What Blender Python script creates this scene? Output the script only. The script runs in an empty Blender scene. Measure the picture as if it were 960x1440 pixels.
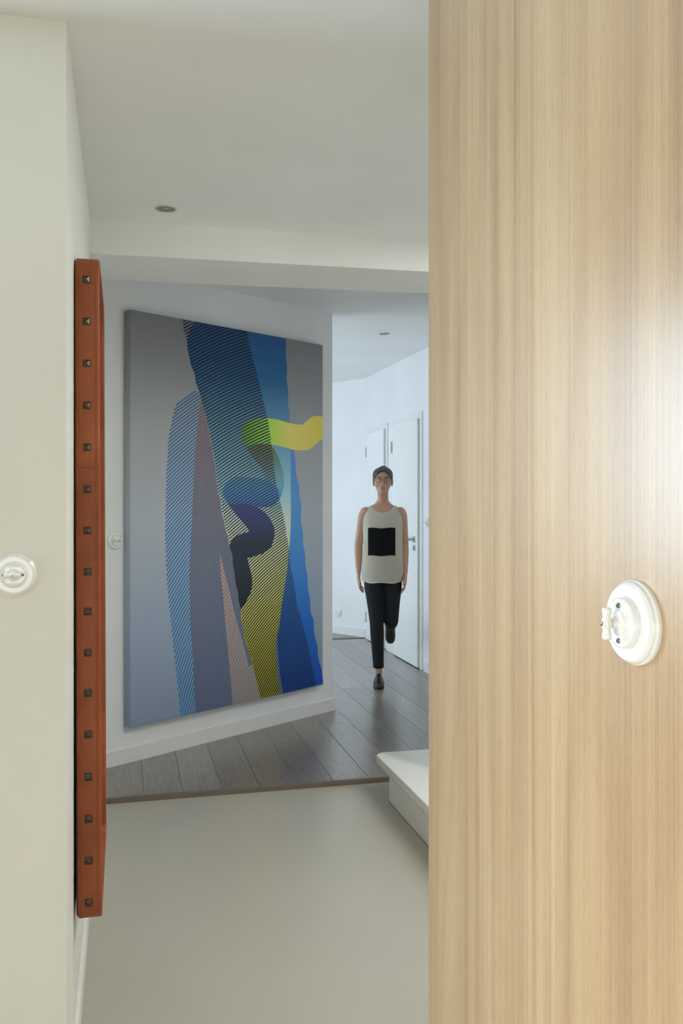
import bpy, bmesh, math, random
from mathutils import Vector, Matrix
from mathutils.geometry import tessellate_polygon
SC = bpy.context.scene
COL = SC.collection
R = math.radians
random.seed(7)

# ------------------------------------------------------------------ camera, world, light, exposure
EYE = 1.38
cd = bpy.data.cameras.new('camera')
cam = bpy.data.objects.new('camera', cd)
COL.objects.link(cam)
cam.location = (0, 0, EYE)
cam.rotation_euler = (R(90), 0, R(-13.755))
cd.sensor_fit = 'VERTICAL'
cd.sensor_height = 36
cd.lens = 1250 / 1440 * 36
cd.shift_y = -17 / 1440
cd.clip_start = .02
SC.camera = cam
SC.view_settings.view_transform = 'Standard'
SC.view_settings.look = 'None'
SC.view_settings.gamma = 1
SC.view_settings.use_curve_mapping = False
SC.view_settings.exposure = 0.0
SC.cycles.max_bounces = 10
SC.cycles.diffuse_bounces = 6
SC.cycles.use_denoising = True
SC.cycles.sample_clamp_indirect = 8

w = bpy.data.worlds.new('sky')
SC.world = w
w.use_nodes = True
nt = w.node_tree
sky = nt.nodes.new('ShaderNodeTexSky')
sky.sky_type = 'HOSEK_WILKIE'
sky.sun_direction = (-.3, -.7, .6)
bg = nt.nodes['Background']
nt.links.new(sky.outputs[0], bg.inputs['Color'])
bg.inputs['Strength'].default_value = .35


def area(name, loc, rot, sx, sy, power, col, spread=180):
    l = bpy.data.lights.new(name, 'AREA')
    l.shape = 'RECTANGLE'
    l.size, l.size_y, l.energy, l.color = sx, sy, power, col
    l.spread = R(spread)
    o = bpy.data.objects.new(name, l)
    COL.objects.link(o)
    o.location, o.rotation_euler = loc, rot
    return o


# daylight at unseen window openings built below; rear window and stair skylight are added
area('daylight_side_window', (-2.97, -.2, .43), (R(90), 0, R(-90)), 2.4, .8, 27, (.985, 1, .95), 72)  # low strip and tight spread shaped to brighten the lower veneer
area('daylight_front_window', (-.67, 2.03, 1.52), (R(-90), 0, 0), .68, .66, 25, (.62, .82, 1))
area('added_rear_daylight', (-.5, -2.97, .80), (R(90), 0, 0), 2.0, 1.5, 35, (.985, 1, .94))  # added source behind the camera, sends light down the passage
area('added_stair_daylight', (1.80, 2.30, 2.425), (0, 0, 0), 1.0, 1.2, 37, (.98, 1, .96))  # added source overhead, lifts the passage and the painting wall
area('daylight_hall_window', (-.95, 7.75, 1.20), (R(106), 0, R(-90)), 3.4, 2.2, 84, (.75, .90, 1))


# ------------------------------------------------------------------ helpers
def lin(c):
    c /= 255
    return c / 12.92 if c <= .04045 else ((c + .055) / 1.055) ** 2.4


def rgb(r, g, b, k=1.0):
    return (min(.92, lin(r) * k), min(.92, lin(g) * k), min(.92, lin(b) * k), 1)


def mat(name, col, rough=.5, metal=0, spec=.5, coat=0):
    m = bpy.data.materials.new(name)
    m.use_nodes = True
    b = m.node_tree.nodes['Principled BSDF']
    b.inputs['Base Color'].default_value = col
    b.inputs['Roughness'].default_value = rough
    b.inputs['Metallic'].default_value = metal
    b.inputs['Specular IOR Level'].default_value = spec
    b.inputs['Coat Weight'].default_value = coat
    return m


def nd(m, kind, **kw):
    n = m.node_tree.nodes.new(kind)
    for k, v in kw.items():
        if k in n.inputs:
            n.inputs[k].default_value = v
        else:
            setattr(n, k, v)
    return n


def ln(m, a, b):
    m.node_tree.links.new(a, b)


def bs(m):
    return m.node_tree.nodes['Principled BSDF']


def ramp(m, stops, fac=None):
    n = nd(m, 'ShaderNodeValToRGB')
    e = n.color_ramp.elements
    while len(e) > len(stops):
        e.remove(e[-1])
    while len(e) < len(stops):
        e.new(.5)
    for i, (p, c) in enumerate(stops):
        e[i].position = p
        e[i].color = c
    if fac is not None:
        ln(m, fac, n.inputs['Fac'])
    return n


def plaster(name, col, rough=.55, amp=.03, bump=.03):
    m = mat(name, col, rough, spec=.35)
    tc = nd(m, 'ShaderNodeTexCoord')
    no = nd(m, 'ShaderNodeTexNoise', Scale=2.2, Detail=4)
    ln(m, tc.outputs['Object'], no.inputs['Vector'])
    lo = tuple(c * (1 - amp) for c in col[:3]) + (1,)
    hi = tuple(min(1, c * (1 + amp)) for c in col[:3]) + (1,)
    r = ramp(m, [(.3, lo), (.7, hi)], no.outputs['Fac'])
    ln(m, r.outputs['Color'], bs(m).inputs['Base Color'])
    n2 = nd(m, 'ShaderNodeTexNoise', Scale=90, Detail=3)
    ln(m, tc.outputs['Object'], n2.inputs['Vector'])
    bp = nd(m, 'ShaderNodeBump', Strength=bump, Distance=.004)
    ln(m, n2.outputs['Fac'], bp.inputs['Height'])
    ln(m, bp.outputs['Normal'], bs(m).inputs['Normal'])
    return m


def link(name, bm, m, parent=None, smooth=False, kind=None, loc=None):
    me = bpy.data.meshes.new(name)
    bmesh.ops.recalc_face_normals(bm, faces=bm.faces)
    bm.to_mesh(me)
    bm.free()
    for mm in (m if isinstance(m, (list, tuple)) else [m]):
        me.materials.append(mm)
    if smooth:
        for p in me.polygons:
            p.use_smooth = True
    o = bpy.data.objects.new(name, me)
    COL.objects.link(o)
    if parent:
        o.parent = parent
    if kind:
        o['kind'] = kind
    if loc:
        o.location = loc
    return o


def auto_smooth(o, deg=35):
    me = o.data
    for p in me.polygons:
        p.use_smooth = True
    bm = bmesh.new()
    bm.from_mesh(me)
    for e in bm.edges:
        if len(e.link_faces) == 2 and e.calc_face_angle(0) > R(deg):
            e.smooth = False
    bm.to_mesh(me)
    bm.free()
    return o


def empty(name, loc, rz=0, label=None, cat=None, group=None, kind=None):
    o = bpy.data.objects.new(name, None)
    COL.objects.link(o)
    o.empty_display_size = .1
    o.location = loc
    o.rotation_euler = (0, 0, rz)
    if label:
        o['label'] = label
        o['category'] = cat
    if group:
        o['group'] = group
    if kind:
        o['kind'] = kind
    return o


def box(bm, a, b, bev=0, M=None):
    x0, y0, z0 = a
    x1, y1, z1 = b
    vs = [bm.verts.new(p) for p in ((x0, y0, z0), (x1, y0, z0), (x1, y1, z0), (x0, y1, z0), (x0, y0, z1), (x1, y0, z1), (x1, y1, z1), (x0, y1, z1))]
    fs = [bm.faces.new([vs[i] for i in q]) for q in ((0, 3, 2, 1), (4, 5, 6, 7), (0, 1, 5, 4), (1, 2, 6, 5), (2, 3, 7, 6), (3, 0, 4, 7))]
    if bev:
        es = list({e for f in fs for e in f.edges})
        r = bmesh.ops.bevel(bm, geom=es, offset=bev, segments=2, affect='EDGES', profile=.5)
        vs = list({v for f in r['faces'] for v in f.verts} | {v for v in vs if v.is_valid})
    if M is not None:
        for v in vs:
            if v.is_valid:
                v.co = M @ v.co
    return vs


def prism(bm, pts, z0, z1):
    lo = [bm.verts.new((x, y, z0)) for x, y in pts]
    hi = [bm.verts.new((x, y, z1)) for x, y in pts]
    n = len(pts)
    bm.faces.new(lo[::-1])
    bm.faces.new(hi)
    for i in range(n):
        bm.faces.new((lo[i], lo[(i + 1) % n], hi[(i + 1) % n], hi[i]))


def lathe(bm, prof, seg=32, M=None):
    """profile of (radius, depth); the axis is -Y, so depth grows towards the viewer"""
    rings = []
    for r, d in prof:
        if r < 1e-6:
            rings.append([bm.verts.new((0, -d, 0))])
        else:
            rings.append([bm.verts.new((r * math.cos(6.28318 * i / seg), -d, r * math.sin(6.28318 * i / seg))) for i in range(seg)])
    for a, b in zip(rings, rings[1:]):
        for i in range(seg):
            j = (i + 1) % seg
            if len(a) == 1 and len(b) == 1:
                continue
            if len(a) == 1:
                bm.faces.new((a[0], b[i], b[j]))
            elif len(b) == 1:
                bm.faces.new((a[i], a[j], b[0]))
            else:
                bm.faces.new((a[i], a[j], b[j], b[i]))
    if M is not None:
        for rg in rings:
            for v in rg:
                v.co = M @ v.co


def tube(bm, pts, rad, seg=12, ref=(1, 0, 0), cap=True, closed=False):
    """swept tube; rad items are a radius or (radius along ref, radius across)"""
    P = [Vector(p) for p in pts]
    ref = Vector(ref)
    rings = []
    n = len(P)
    for i, p in enumerate(P):
        if closed:
            t = P[(i + 1) % n] - P[i - 1]
        else:
            t = P[min(i + 1, n - 1)] - P[max(i - 1, 0)]
        t.normalize()
        a = (ref - t * ref.dot(t))
        if a.length < 1e-3:
            a = Vector((0, 1, 0)) - t * t.y
        a.normalize()
        b = t.cross(a)
        r = rad[i] if isinstance(rad, (list, tuple)) else rad
        ra, rb = r if isinstance(r, (list, tuple)) else (r, r)
        rings.append([bm.verts.new(p + a * ra * math.cos(6.28318 * k / seg) + b * rb * math.sin(6.28318 * k / seg)) for k in range(seg)])
    rr = rings + [rings[0]] if closed else rings
    for A, B in zip(rr, rr[1:]):
        for k in range(seg):
            j = (k + 1) % seg
            bm.faces.new((A[k], A[j], B[j], B[k]))
    if cap and not closed:
        bm.faces.new(rings[0][::-1])
        bm.faces.new(rings[-1])
    return rings


def ball(bm, c, r, seg=14):
    rx, ry, rz = r if isinstance(r, (list, tuple)) else (r, r, r)
    bmesh.ops.create_uvsphere(bm, u_segments=seg, v_segments=max(6, seg // 2 + 2), radius=1,
                              matrix=Matrix.Translation(c) @ Matrix.Diagonal((rx, ry, rz, 1)))


def fuse(name, bm, m, voxel, parent, smooth_it=4, loc=(0, 0, 0)):
    """union of overlapping closed shells -> one continuous smooth surface"""
    me = bpy.data.meshes.new(name + '_shells')
    bmesh.ops.recalc_face_normals(bm, faces=bm.faces)
    bm.to_mesh(me)
    bm.free()
    o = bpy.data.objects.new(name, me)
    COL.objects.link(o)
    r = o.modifiers.new('r', 'REMESH')
    r.mode = 'VOXEL'
    r.voxel_size = voxel
    s = o.modifiers.new('s', 'SMOOTH')
    s.factor = .5
    s.iterations = smooth_it
    bpy.context.view_layer.update()
    dg = bpy.context.evaluated_depsgraph_get()
    out = bpy.data.meshes.new_from_object(o.evaluated_get(dg))
    out.name = name
    o.modifiers.clear()
    o.data = out
    bpy.data.meshes.remove(me)
    out.materials.clear()
    out.materials.append(m)
    for p in out.polygons:
        p.use_smooth = True
    o.parent = parent
    return o


# ------------------------------------------------------------------ materials
M_white = plaster('warm_white_paint', (.80, .81, .76, 1), .5)
M_hall = plaster('cool_white_paint', (.85, .86, .87, 1), .42)
M_ceil = plaster('ceiling_paint', (.86, .86, .83, 1), .6)
M_trim = mat('trim_paint', (.82, .83, .83, 1), .35)
M_door = mat('door_lacquer', (.88, .885, .89, 1), .2)
M_gap = mat('dark_gap', (.03, .03, .03, 1), .8)
M_porc = mat('glazed_porcelain', (.86, .87, .86, 1), .08, spec=.6, coat=.6)
M_steel = mat('brushed_steel', (.55, .55, .54, 1), .28, 1)
M_screw = mat('screw_metal', (.30, .30, .30, 1), .35, 1)
M_dark = mat('dark_hole', (.012, .012, .012, 1), .6)
M_cream = plaster('cream_step_paint', (.80, .79, .75, 1), .3, .02, .01)


def beige_floor():
    m = plaster('beige_resin', (.485, .455, .385, 1), .30, .025, .012)
    bs(m).inputs['Specular IOR Level'].default_value = .5
    return m


M_beige = beige_floor()


def veneer():
    m = mat('oak_veneer', (.6, .45, .28, 1), .40, spec=.5, coat=.9)
    bs(m).inputs['Coat Roughness'].default_value = .30
    tc = nd(m, 'ShaderNodeTexCoord')

    def noise(scale, sc, detail=4, rough=.55, dist=0):
        mp = nd(m, 'ShaderNodeMapping')
        mp.inputs['Scale'].default_value = sc
        ln(m, tc.outputs['Object'], mp.inputs['Vector'])
        n = nd(m, 'ShaderNodeTexNoise', Scale=scale, Detail=detail, Roughness=rough, Distortion=dist)
        ln(m, mp.outputs[0], n.inputs['Vector'])
        return n.outputs['Fac']
    broad = noise(1, (1, 7.5, .22), 3, .5, .35)
    mid = noise(1, (1, 34, .30), 3, .6, .8)
    fine = noise(1, (1, 170, .55), 3, .6, .4)
    pore = noise(1, (1, 620, 26), 2, .7)
    a = ramp(m, [(.30, rgb(170, 134, 97, 1)), (.5, rgb(199, 165, 122, 1)), (.72, rgb(218, 188, 143, 1))], broad)
    b = ramp(m, [(.34, rgb(176, 146, 122, 1)), (.50, rgb(222, 205, 182, 1)), (.68, rgb(246, 233, 206, 1))], mid)
    c = ramp(m, [(.30, rgb(214, 204, 196, 1)), (.62, rgb(255, 255, 252, 1))], fine)
    d = ramp(m, [(.36, rgb(212, 206, 202, 1)), (.46, rgb(255, 255, 255, 1))], pore)

    def mul(x, y, f):
        n = nd(m, 'ShaderNodeMix', data_type='RGBA', blend_type='MULTIPLY')
        n.inputs[0].default_value = f
        ln(m, x, n.inputs[6])
        ln(m, y, n.inputs[7])
        return n.outputs[2]
    x = mul(a.outputs[0], b.outputs[0], .55)
    x = mul(x, c.outputs[0], .7)
    # cathedral figure: iso-lines of a long stretched field
    fl = noise(1, (1, 3.2, .30), 1, .4)
    k = nd(m, 'ShaderNodeMath', operation='MULTIPLY')
    ln(m, fl, k.inputs[0])
    k.inputs[1].default_value = 85
    sn = nd(m, 'ShaderNodeMath', operation='SINE')
    ln(m, k.outputs[0], sn.inputs[0])
    fr_ = ramp(m, [(0, rgb(206, 190, 176, 1)), (.55, rgb(255, 254, 250, 1))])
    mr = nd(m, 'ShaderNodeMath', operation='MULTIPLY_ADD')
    ln(m, sn.outputs[0], mr.inputs[0])
    mr.inputs[1].default_value = .5
    mr.inputs[2].default_value = .5
    ln(m, mr.outputs[0], fr_.inputs['Fac'])
    x = mul(x, fr_.outputs[0], .28)
    x = mul(x, d.outputs[0], .7)
    g = nd(m, 'ShaderNodeGamma', Gamma=.74)
    ln(m, x, g.inputs['Color'])
    ln(m, g.outputs[0], bs(m).inputs['Base Color'])
    bp = nd(m, 'ShaderNodeBump', Strength=.22, Distance=.0012)
    ln(m, pore, bp.inputs['Height'])
    bp2 = nd(m, 'ShaderNodeBump', Strength=.12, Distance=.002)
    ln(m, fine, bp2.inputs['Height'])
    ln(m, bp.outputs[0], bp2.inputs['Normal'])
    ln(m, bp2.outputs[0], bs(m).inputs['Normal'])
    return m


M_veneer = veneer()


def plank_mat():
    m = mat('grey_oak_plank', (.2, .17, .15, 1), .30, spec=.6, coat=.45)
    bs(m).inputs['Coat Roughness'].default_value = .22
    tc = nd(m, 'ShaderNodeTexCoord')
    oi = nd(m, 'ShaderNodeObjectInfo')
    off = nd(m, 'ShaderNodeVectorMath', operation='SCALE')
    cv = nd(m, 'ShaderNodeCombineXYZ')
    ln(m, oi.outputs['Random'], cv.inputs[0])
    ln(m, oi.outputs['Random'], cv.inputs[1])
    ln(m, cv.outputs[0], off.inputs[0])
    off.inputs['Scale'].default_value = 40
    ad = nd(m, 'ShaderNodeVectorMath', operation='ADD')
    ln(m, tc.outputs['Object'], ad.inputs[0])
    ln(m, off.outputs[0], ad.inputs[1])

    def noise(sc, detail, dist):
        mp = nd(m, 'ShaderNodeMapping')
        mp.inputs['Scale'].default_value = sc
        ln(m, ad.outputs[0], mp.inputs['Vector'])
        n = nd(m, 'ShaderNodeTexNoise', Scale=1, Detail=detail, Distortion=dist)
        ln(m, mp.outputs[0], n.inputs['Vector'])
        return n.outputs['Fac']
    wav = noise((9, .9, 1), 2, .6)
    mlt = nd(m, 'ShaderNodeMath', operation='MULTIPLY')
    ln(m, wav, mlt.inputs[0])
    mlt.inputs[1].default_value = 95
    sn = nd(m, 'ShaderNodeMath', operation='SINE')
    ln(m, mlt.outputs[0], sn.inputs[0])
    half = nd(m, 'ShaderNodeMath', operation='MULTIPLY_ADD')
    ln(m, sn.outputs[0], half.inputs[0])
    half.inputs[1].default_value = .5
    half.inputs[2].default_value = .5
    fine = noise((190, 5, 1), 3, .2)
    a = ramp(m, [(0, rgb(132, 123, 114)), (.5, rgb(144, 136, 128)), (1, rgb(156, 148, 140))], oi.outputs['Random'])
    b = ramp(m, [(0, (.72, .72, .72, 1)), (1, (1, 1, 1, 1))], half.outputs[0])
    c = ramp(m, [(.3, (.74, .74, .74, 1)), (.65, (1, 1, 1, 1))], fine)
    x = nd(m, 'ShaderNodeMix', data_type='RGBA', blend_type='MULTIPLY')
    x.inputs[0].default_value = .75
    ln(m, a.outputs[0], x.inputs[6])
    ln(m, b.outputs[0], x.inputs[7])
    y = nd(m, 'ShaderNodeMix', data_type='RGBA', blend_type='MULTIPLY')
    y.inputs[0].default_value = .8
    ln(m, x.outputs[2], y.inputs[6])
    ln(m, c.outputs[0], y.inputs[7])
    ln(m, y.outputs[2], bs(m).inputs['Base Color'])
    bp = nd(m, 'ShaderNodeBump', Strength=.25, Distance=.0015)
    ln(m, half.outputs[0], bp.inputs['Height'])
    ln(m, bp.outputs[0], bs(m).inputs['Normal'])
    return m


M_plank = plank_mat()


def leather():
    m = mat('saddle_leather', (.3, .1, .04, 1), .48, spec=.4)
    tc = nd(m, 'ShaderNodeTexCoord')
    n1 = nd(m, 'ShaderNodeTexNoise', Scale=7, Detail=4)
    ln(m, tc.outputs['Object'], n1.inputs['Vector'])
    r = ramp(m, [(.3, rgb(134, 66, 34)), (.7, rgb(160, 86, 48))], n1.outputs['Fac'])
    ln(m, r.outputs[0], bs(m).inputs['Base Color'])
    v = nd(m, 'ShaderNodeTexVoronoi', Scale=420)
    ln(m, tc.outputs['Object'], v.inputs['Vector'])
    bp = nd(m, 'ShaderNodeBump', Strength=.12, Distance=.0008)
    ln(m, v.outputs['Distance'], bp.inputs['Height'])
    ln(m, bp.outputs[0], bs(m).inputs['Normal'])
    return m


M_leather = leather()
M_stitch = mat('stitch_thread', rgb(110, 55, 30), .7)
M_bronze = mat('dark_bronze', rgb(92, 84, 66), .38, .85)

# ------------------------------------------------------------------ the setting
UX, UY = .83200, .55477             # along the painting wall
NX, NY = .55477, -.83200            # its face normal
WX, WY = 1.32924, 5.68280           # front right corner of the painting wall


def wp(s, d=0):
    return (WX + UX * s + NX * d, WY + UY * s + NY * d)


def wall_hole(name, a, b, hole, m, axis):
    """box wall a..b with one rectangular opening; axis is the wall's thickness axis"""
    bm = bmesh.new()
    (h0, z0, h1, z1) = hole
    if axis == 'x':
        parts = [((a[0], a[1], a[2]), (b[0], h0, b[2])), ((a[0], h1, a[2]), (b[0], b[1], b[2])),
                 ((a[0], h0, a[2]), (b[0], h1, z0)), ((a[0], h0, z1), (b[0], h1, b[2]))]
    else:
        parts = [((a[0], a[1], a[2]), (h0, b[1], b[2])), ((h1, a[1], a[2]), (b[0], b[1], b[2])),
                 ((h0, a[1], a[2]), (h1, b[1], z0)), ((h0, a[1], z1), (h1, b[1], b[2]))]
    for p, q in parts:
        box(bm, p, q)
    return link(name, bm, m, kind='structure')


FZ = -.025                           # beige floor level
CZ = 2.435                           # passage ceiling
HZ = 2.60                            # hall ceiling
bm = bmesh.new(); box(bm, (-3, -3, FZ - .1), (2.36, 4.262, FZ))
link('floor_1', bm, M_beige, kind='structure')
floor = empty('floor_2', (0, 4.262, 0), kind='structure')
bm = bmesh.new(); box(bm, (-1.1, 0, -.125), (2.36, 9.2, -.012))
link('subfloor', bm, M_gap, floor)
# oak planks, one by one, running down the hall
meshes = {}


def plank_mesh(wd, lg):
    k = (round(wd, 3), round(lg, 3))
    if k not in meshes:
        b_ = bmesh.new()
        box(b_, (0, 0, -.011), (wd, lg, 0), .0012)
        me_ = bpy.data.meshes.new('plank')
        bmesh.ops.recalc_face_normals(b_, faces=b_.faces)
        b_.to_mesh(me_); b_.free()
        me_.materials.append(M_plank)
        meshes[k] = me_
    return meshes[k]


x = .274 - .182 * 7
i = 0
while x < 2.35:
    wd = min(.1805, 2.356 - x)
    y = 0
    first = [1.5, .9, 2.05, 1.25, .7, 1.8][i % 6]
    while y < 4.26:
        lg = first if y == 0 else 2.1
        lg = min(lg, 4.27 - y)
        if lg > .05:
            o = bpy.data.objects.new('plank', plank_mesh(wd, lg - .0012))
            COL.objects.link(o)
            o.parent = floor
            o.location = (x, y, random.uniform(-.0004, .0002))
        y += lg
    x += .182
    i += 1
# wider boards of the room beyond the joint, laid parallel to the far wall
bm = bmesh.new(); box(bm, (-1.1, 8.62, -.012), (2.36, 13.4, -.001))
link('floor_3', bm, mat('pale_floor', rgb(150, 140, 130), .4), kind='structure')
bm = bmesh.new()
box(bm, (-.123, 4.247, FZ), (2.3, 4.2615, .0005), .003)
link('trim_1', bm, mat('dark_oak_edge', rgb(112, 104, 96), .45), kind='structure')
bm = bmesh.new()
box(bm, (-.123, 4.243, FZ), (2.3, 4.247, FZ + .004))
link('trim_2', bm, mat('brown_joint', rgb(128, 106, 74), .6), kind='structure')

bm = bmesh.new()
for a, b in (((-3, -3, CZ), (1.27, 3.475, CZ + .3)), ((1.27, -3, CZ), (2.36, 1.67, CZ + .3)), ((1.27, 2.93, CZ), (2.36, 3.475, CZ + .3)), ((2.33, 1.67, CZ), (2.36, 2.93, CZ + .3))):
    box(bm, a, b)
link('ceiling_1', bm, M_ceil, kind='structure')
bm = bmesh.new(); prism(bm, [(-.28, 3.478), (2.36, 3.385), (2.36, 3.72), (-.28, 3.89)], 2.308, 2.9)
link('ceiling_beam', bm, M_ceil, kind='structure')
bm = bmesh.new(); box(bm, (-1.1, 3.7, HZ), (2.36, 13.4, HZ + .12))
link('ceiling_2', bm, plaster('hall_ceiling_paint', (.9, .9, .9, 1), .55), kind='structure')

# left: the face beside the camera, the passage wall behind it
wall_hole('wall_left', (-3.1, 2.05, FZ - .05), (-.1235, 2.2, CZ + .1), (-1.03, 1.17, -.31, 1.87), M_white, 'y')
bm = bmesh.new(); box(bm, (-.27, 2.2, FZ - .05), (-.1235, 4.74, HZ + .05))
link('wall_passage', bm, M_white, kind='structure')
bm = bmesh.new(); prism(bm, [wp(-1.92), wp(0), wp(0, -.14), wp(-1.92, -.14)], -.12, HZ + .05)
link('wall_painting', bm, M_hall, kind='structure')
bm = bmesh.new(); prism(bm, [wp(-1.72, .013), wp(.013, .013), wp(.013, -.14), wp(0, -.14), wp(0, 0), wp(-1.72, 0)], 0, .078)
box(bm, (-.1234, 4.27, 0), (-.111, 4.73, .078))
link('baseboard_painting', bm, M_trim, kind='structure')
bm = bmesh.new(); box(bm, (-.1234, 2.2, FZ), (-.111, 4.24, .055), .002)
link('baseboard_passage', bm, M_white, kind='structure')
# right hall wall and the oblique far wall
bm = bmesh.new(); box(bm, (2.357, -3, FZ - .1), (2.5, 9.4, HZ + .05))
link('wall_hall', bm, M_hall, kind='structure')
fx, fy = 2.357, 8.62
ux, uy = -.5548, .8320
bm = bmesh.new(); prism(bm, [(fx, fy), (fx + ux * 5.8, fy + uy * 5.8), (fx + ux * 5.8 + .1, fy + uy * 5.8 + .066), (fx + .1, fy + .066)], -.1, HZ + .05)
link('wall_far', bm, M_hall, kind='structure')
bm = bmesh.new(); prism(bm, [(fx, fy), (fx + ux * 5, fy + uy * 5), (fx + ux * 5 - .0125, fy + uy * 5 - .0083), (fx - .0125, fy - .0083)], 0, .085)
link('baseboard_far', bm, M_trim, kind='structure')
bm = bmesh.new()
for y0, y1 in ((4.27, 6.80), (7.655, 7.80), (8.53, 8.6)):
    box(bm, (2.343, y0, 0), (2.357, y1, .085), .002)
link('baseboard_hall', bm, M_trim, kind='structure')
wall_hole('wall_hall_window', (-1.15, 3.9, -.1), (-1.0, 13.4, HZ + .05), (6.0, .05, 9.5, 2.35), M_hall, 'x')
# the room the camera stands in
wall_hole('wall_camera_left', (-3.15, -3.15, FZ - .1), (-3.0, 2.06, CZ + .1), (-1.45, .01, 1.05, .87), M_white, 'x')
wall_hole('wall_rear', (-3.0, -3.15, FZ - .1), (2.36, -3.0, CZ + .1), (-1.55, .02, .53, 1.60), M_white, 'y')


def window(name, M, w_, h_, bars=1):
    """frame in local XZ plane centred on the origin"""
    r = empty(name, (0, 0, 0), kind='structure')
    r.matrix_world = M
    bm = bmesh.new()
    t = .05
    for a, b in (((-w_ / 2, -.03, -h_ / 2), (-w_ / 2 + t, .03, h_ / 2)), ((w_ / 2 - t, -.03, -h_ / 2), (w_ / 2, .03, h_ / 2)),
                 ((-w_ / 2 + t, -.03, -h_ / 2), (w_ / 2 - t, .03, -h_ / 2 + t)), ((-w_ / 2 + t, -.03, h_ / 2 - t), (w_ / 2 - t, .03, h_ / 2))):
        box(bm, a, b)
    for k in range(bars):
        xx = -w_ / 2 + w_ * (k + 1) / (bars + 1)
        box(bm, (xx - .025, -.028, -h_ / 2 + t), (xx + .025, .028, h_ / 2 - t))
    link('window_frame', bm, M_trim, r)
    bm = bmesh.new()
    box(bm, (-w_ / 2 + t, -.003, -h_ / 2 + t), (w_ / 2 - t, .003, h_ / 2 - t))
    link('pane', bm, M_glass, r)
    return r


M_glass = mat('window_glass', (1, 1, 1, 1), 0)
bs(M_glass).inputs['Transmission Weight'].default_value = 1
window('window_1', Matrix.Translation((-.67, 2.13, 1.52)), .72, .70, 0)
window('window_2', Matrix.Translation((-3.07, -.2, .44)) @ Matrix.Rotation(R(90), 4, 'Z'), 2.5, .86)  # unseen, kept low to suit the shaped side daylight
window('added_window_3', Matrix.Translation((-.51, -3.07, .81)), 2.08, 1.58)  # unseen window added to carry the rear daylight
window('window_4', Matrix.Translation((-1.075, 7.75, 1.20)) @ Matrix.Rotation(R(90), 4, 'Z'), 3.5, 2.3, 2)

window('added_skylight_5', Matrix.Translation((1.80, 2.30, 2.50)) @ Matrix.Rotation(R(90), 4, 'X'), 1.06, 1.26)  # unseen skylight added for more light in the passage

# right: wall clad with oak veneer panels
clad = empty('wall_right', (.558, 1.59, FZ), R(1.5), kind='structure')
bm = bmesh.new(); box(bm, (.012, -4.59, 0), (.15, -.006, CZ - FZ))
link('core', bm, M_gap, clad)
for y0, y1 in ((-.7801, 0), (-2.0, -.7807), (-3.2, -2.0006), (-4.59, -3.202)):
    bm = bmesh.new(); box(bm, (0, y0, 0), (.018, y1, CZ - FZ), .0015)
    link('veneer_panel', bm, M_veneer, clad)
bm = bmesh.new(); box(bm, (.018, -.018, 0), (.15, 0, CZ - FZ))
link('end_panel', bm, M_veneer, clad)


# ------------------------------------------------------------------ doors in the hall wall
def door(name, y0, y1, top, handle):
    """flush white leaf in the hall wall X = 2.357, seen from -X; y0 is the edge nearer the camera"""
    X = 2.357
    r = empty(name, (X, (y0 + y1) / 2, 0), kind='structure')
    c = (y0 + y1) / 2
    bm = bmesh.new()
    fw = .055
    box(bm, (-.012, y0 - fw - c, 0), (.03, y0 - .004 - c, top + fw), .002)
    box(bm, (-.012, y1 + .004 - c, 0), (.03, y1 + fw - c, top + fw), .002)
    box(bm, (-.012, y0 - .004 - c, top + .004), (.03, y1 + .004 - c, top + fw), .002)
    link('door_frame', bm, M_trim, r)
    bm = bmesh.new()
    box(bm, (-.004, y0 - .006 - c, .002), (.004, y1 + .006 - c, top + .006))
    link('rebate', bm, mat('rebate_shadow_grey', (.35, .35, .36, 1), .6), r)
    bm = bmesh.new()
    box(bm, (-.030, y0 + .012 - c, .008), (-.001, y1 - c, top), .003)
    link('door_leaf', bm, M_door, r)
    for z in (.22, 1.85):
        bm = bmesh.new()
        tube(bm, [(-.036, y1 + .004 - c, z - .05), (-.036, y1 + .004 - c, z + .05)], .008, 10)
        link('hinge', bm, M_steel, r)
    if handle:
        M = Matrix.Translation((-.030, y0 + .075 - c, 1.055)) @ Matrix.Rotation(R(-90), 4, 'Z')
        h = bpy.data.objects.new('door_handle', None)
        COL.objects.link(h); h.parent = r; h.matrix_local = M
        bm = bmesh.new(); lathe(bm, [(0, 0), (.026, 0), (.026, .008), (.024, .010), (0, .010)], 24)
        auto_smooth(link('rose', bm, M_steel, h))
        bm = bmesh.new()
        tube(bm, [(0, -.008, 0), (0, -.045, 0), (-.006, -.054, 0), (-.03, -.056, 0), (-.125, -.054, 0)], [.010, .010, .011, .011, .0095], 12, (0, 0, 1))
        link('lever', bm, M_steel, h, True)
        k = bpy.data.objects.new('keyhole_plate', None)
        COL.objects.link(k); k.parent = r
        k.matrix_local = Matrix.Translation((-.030, y0 + .075 - c, .985)) @ Matrix.Rotation(R(-90), 4, 'Z')
        bm = bmesh.new(); lathe(bm, [(0, 0), (.026, 0), (.026, .006), (.024, .008), (0, .008)], 24)
        auto_smooth(link('escutcheon', bm, M_steel, k))
        bm = bmesh.new(); box(bm, (-.004, -.0095, -.011), (.004, -.007, .009))
        link('keyhole', bm, M_dark, k)
    return r


door('door_1', 6.90, 7.600, 2.045, True)
door('door_2', 7.875, 8.475, 2.035, False)


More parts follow.
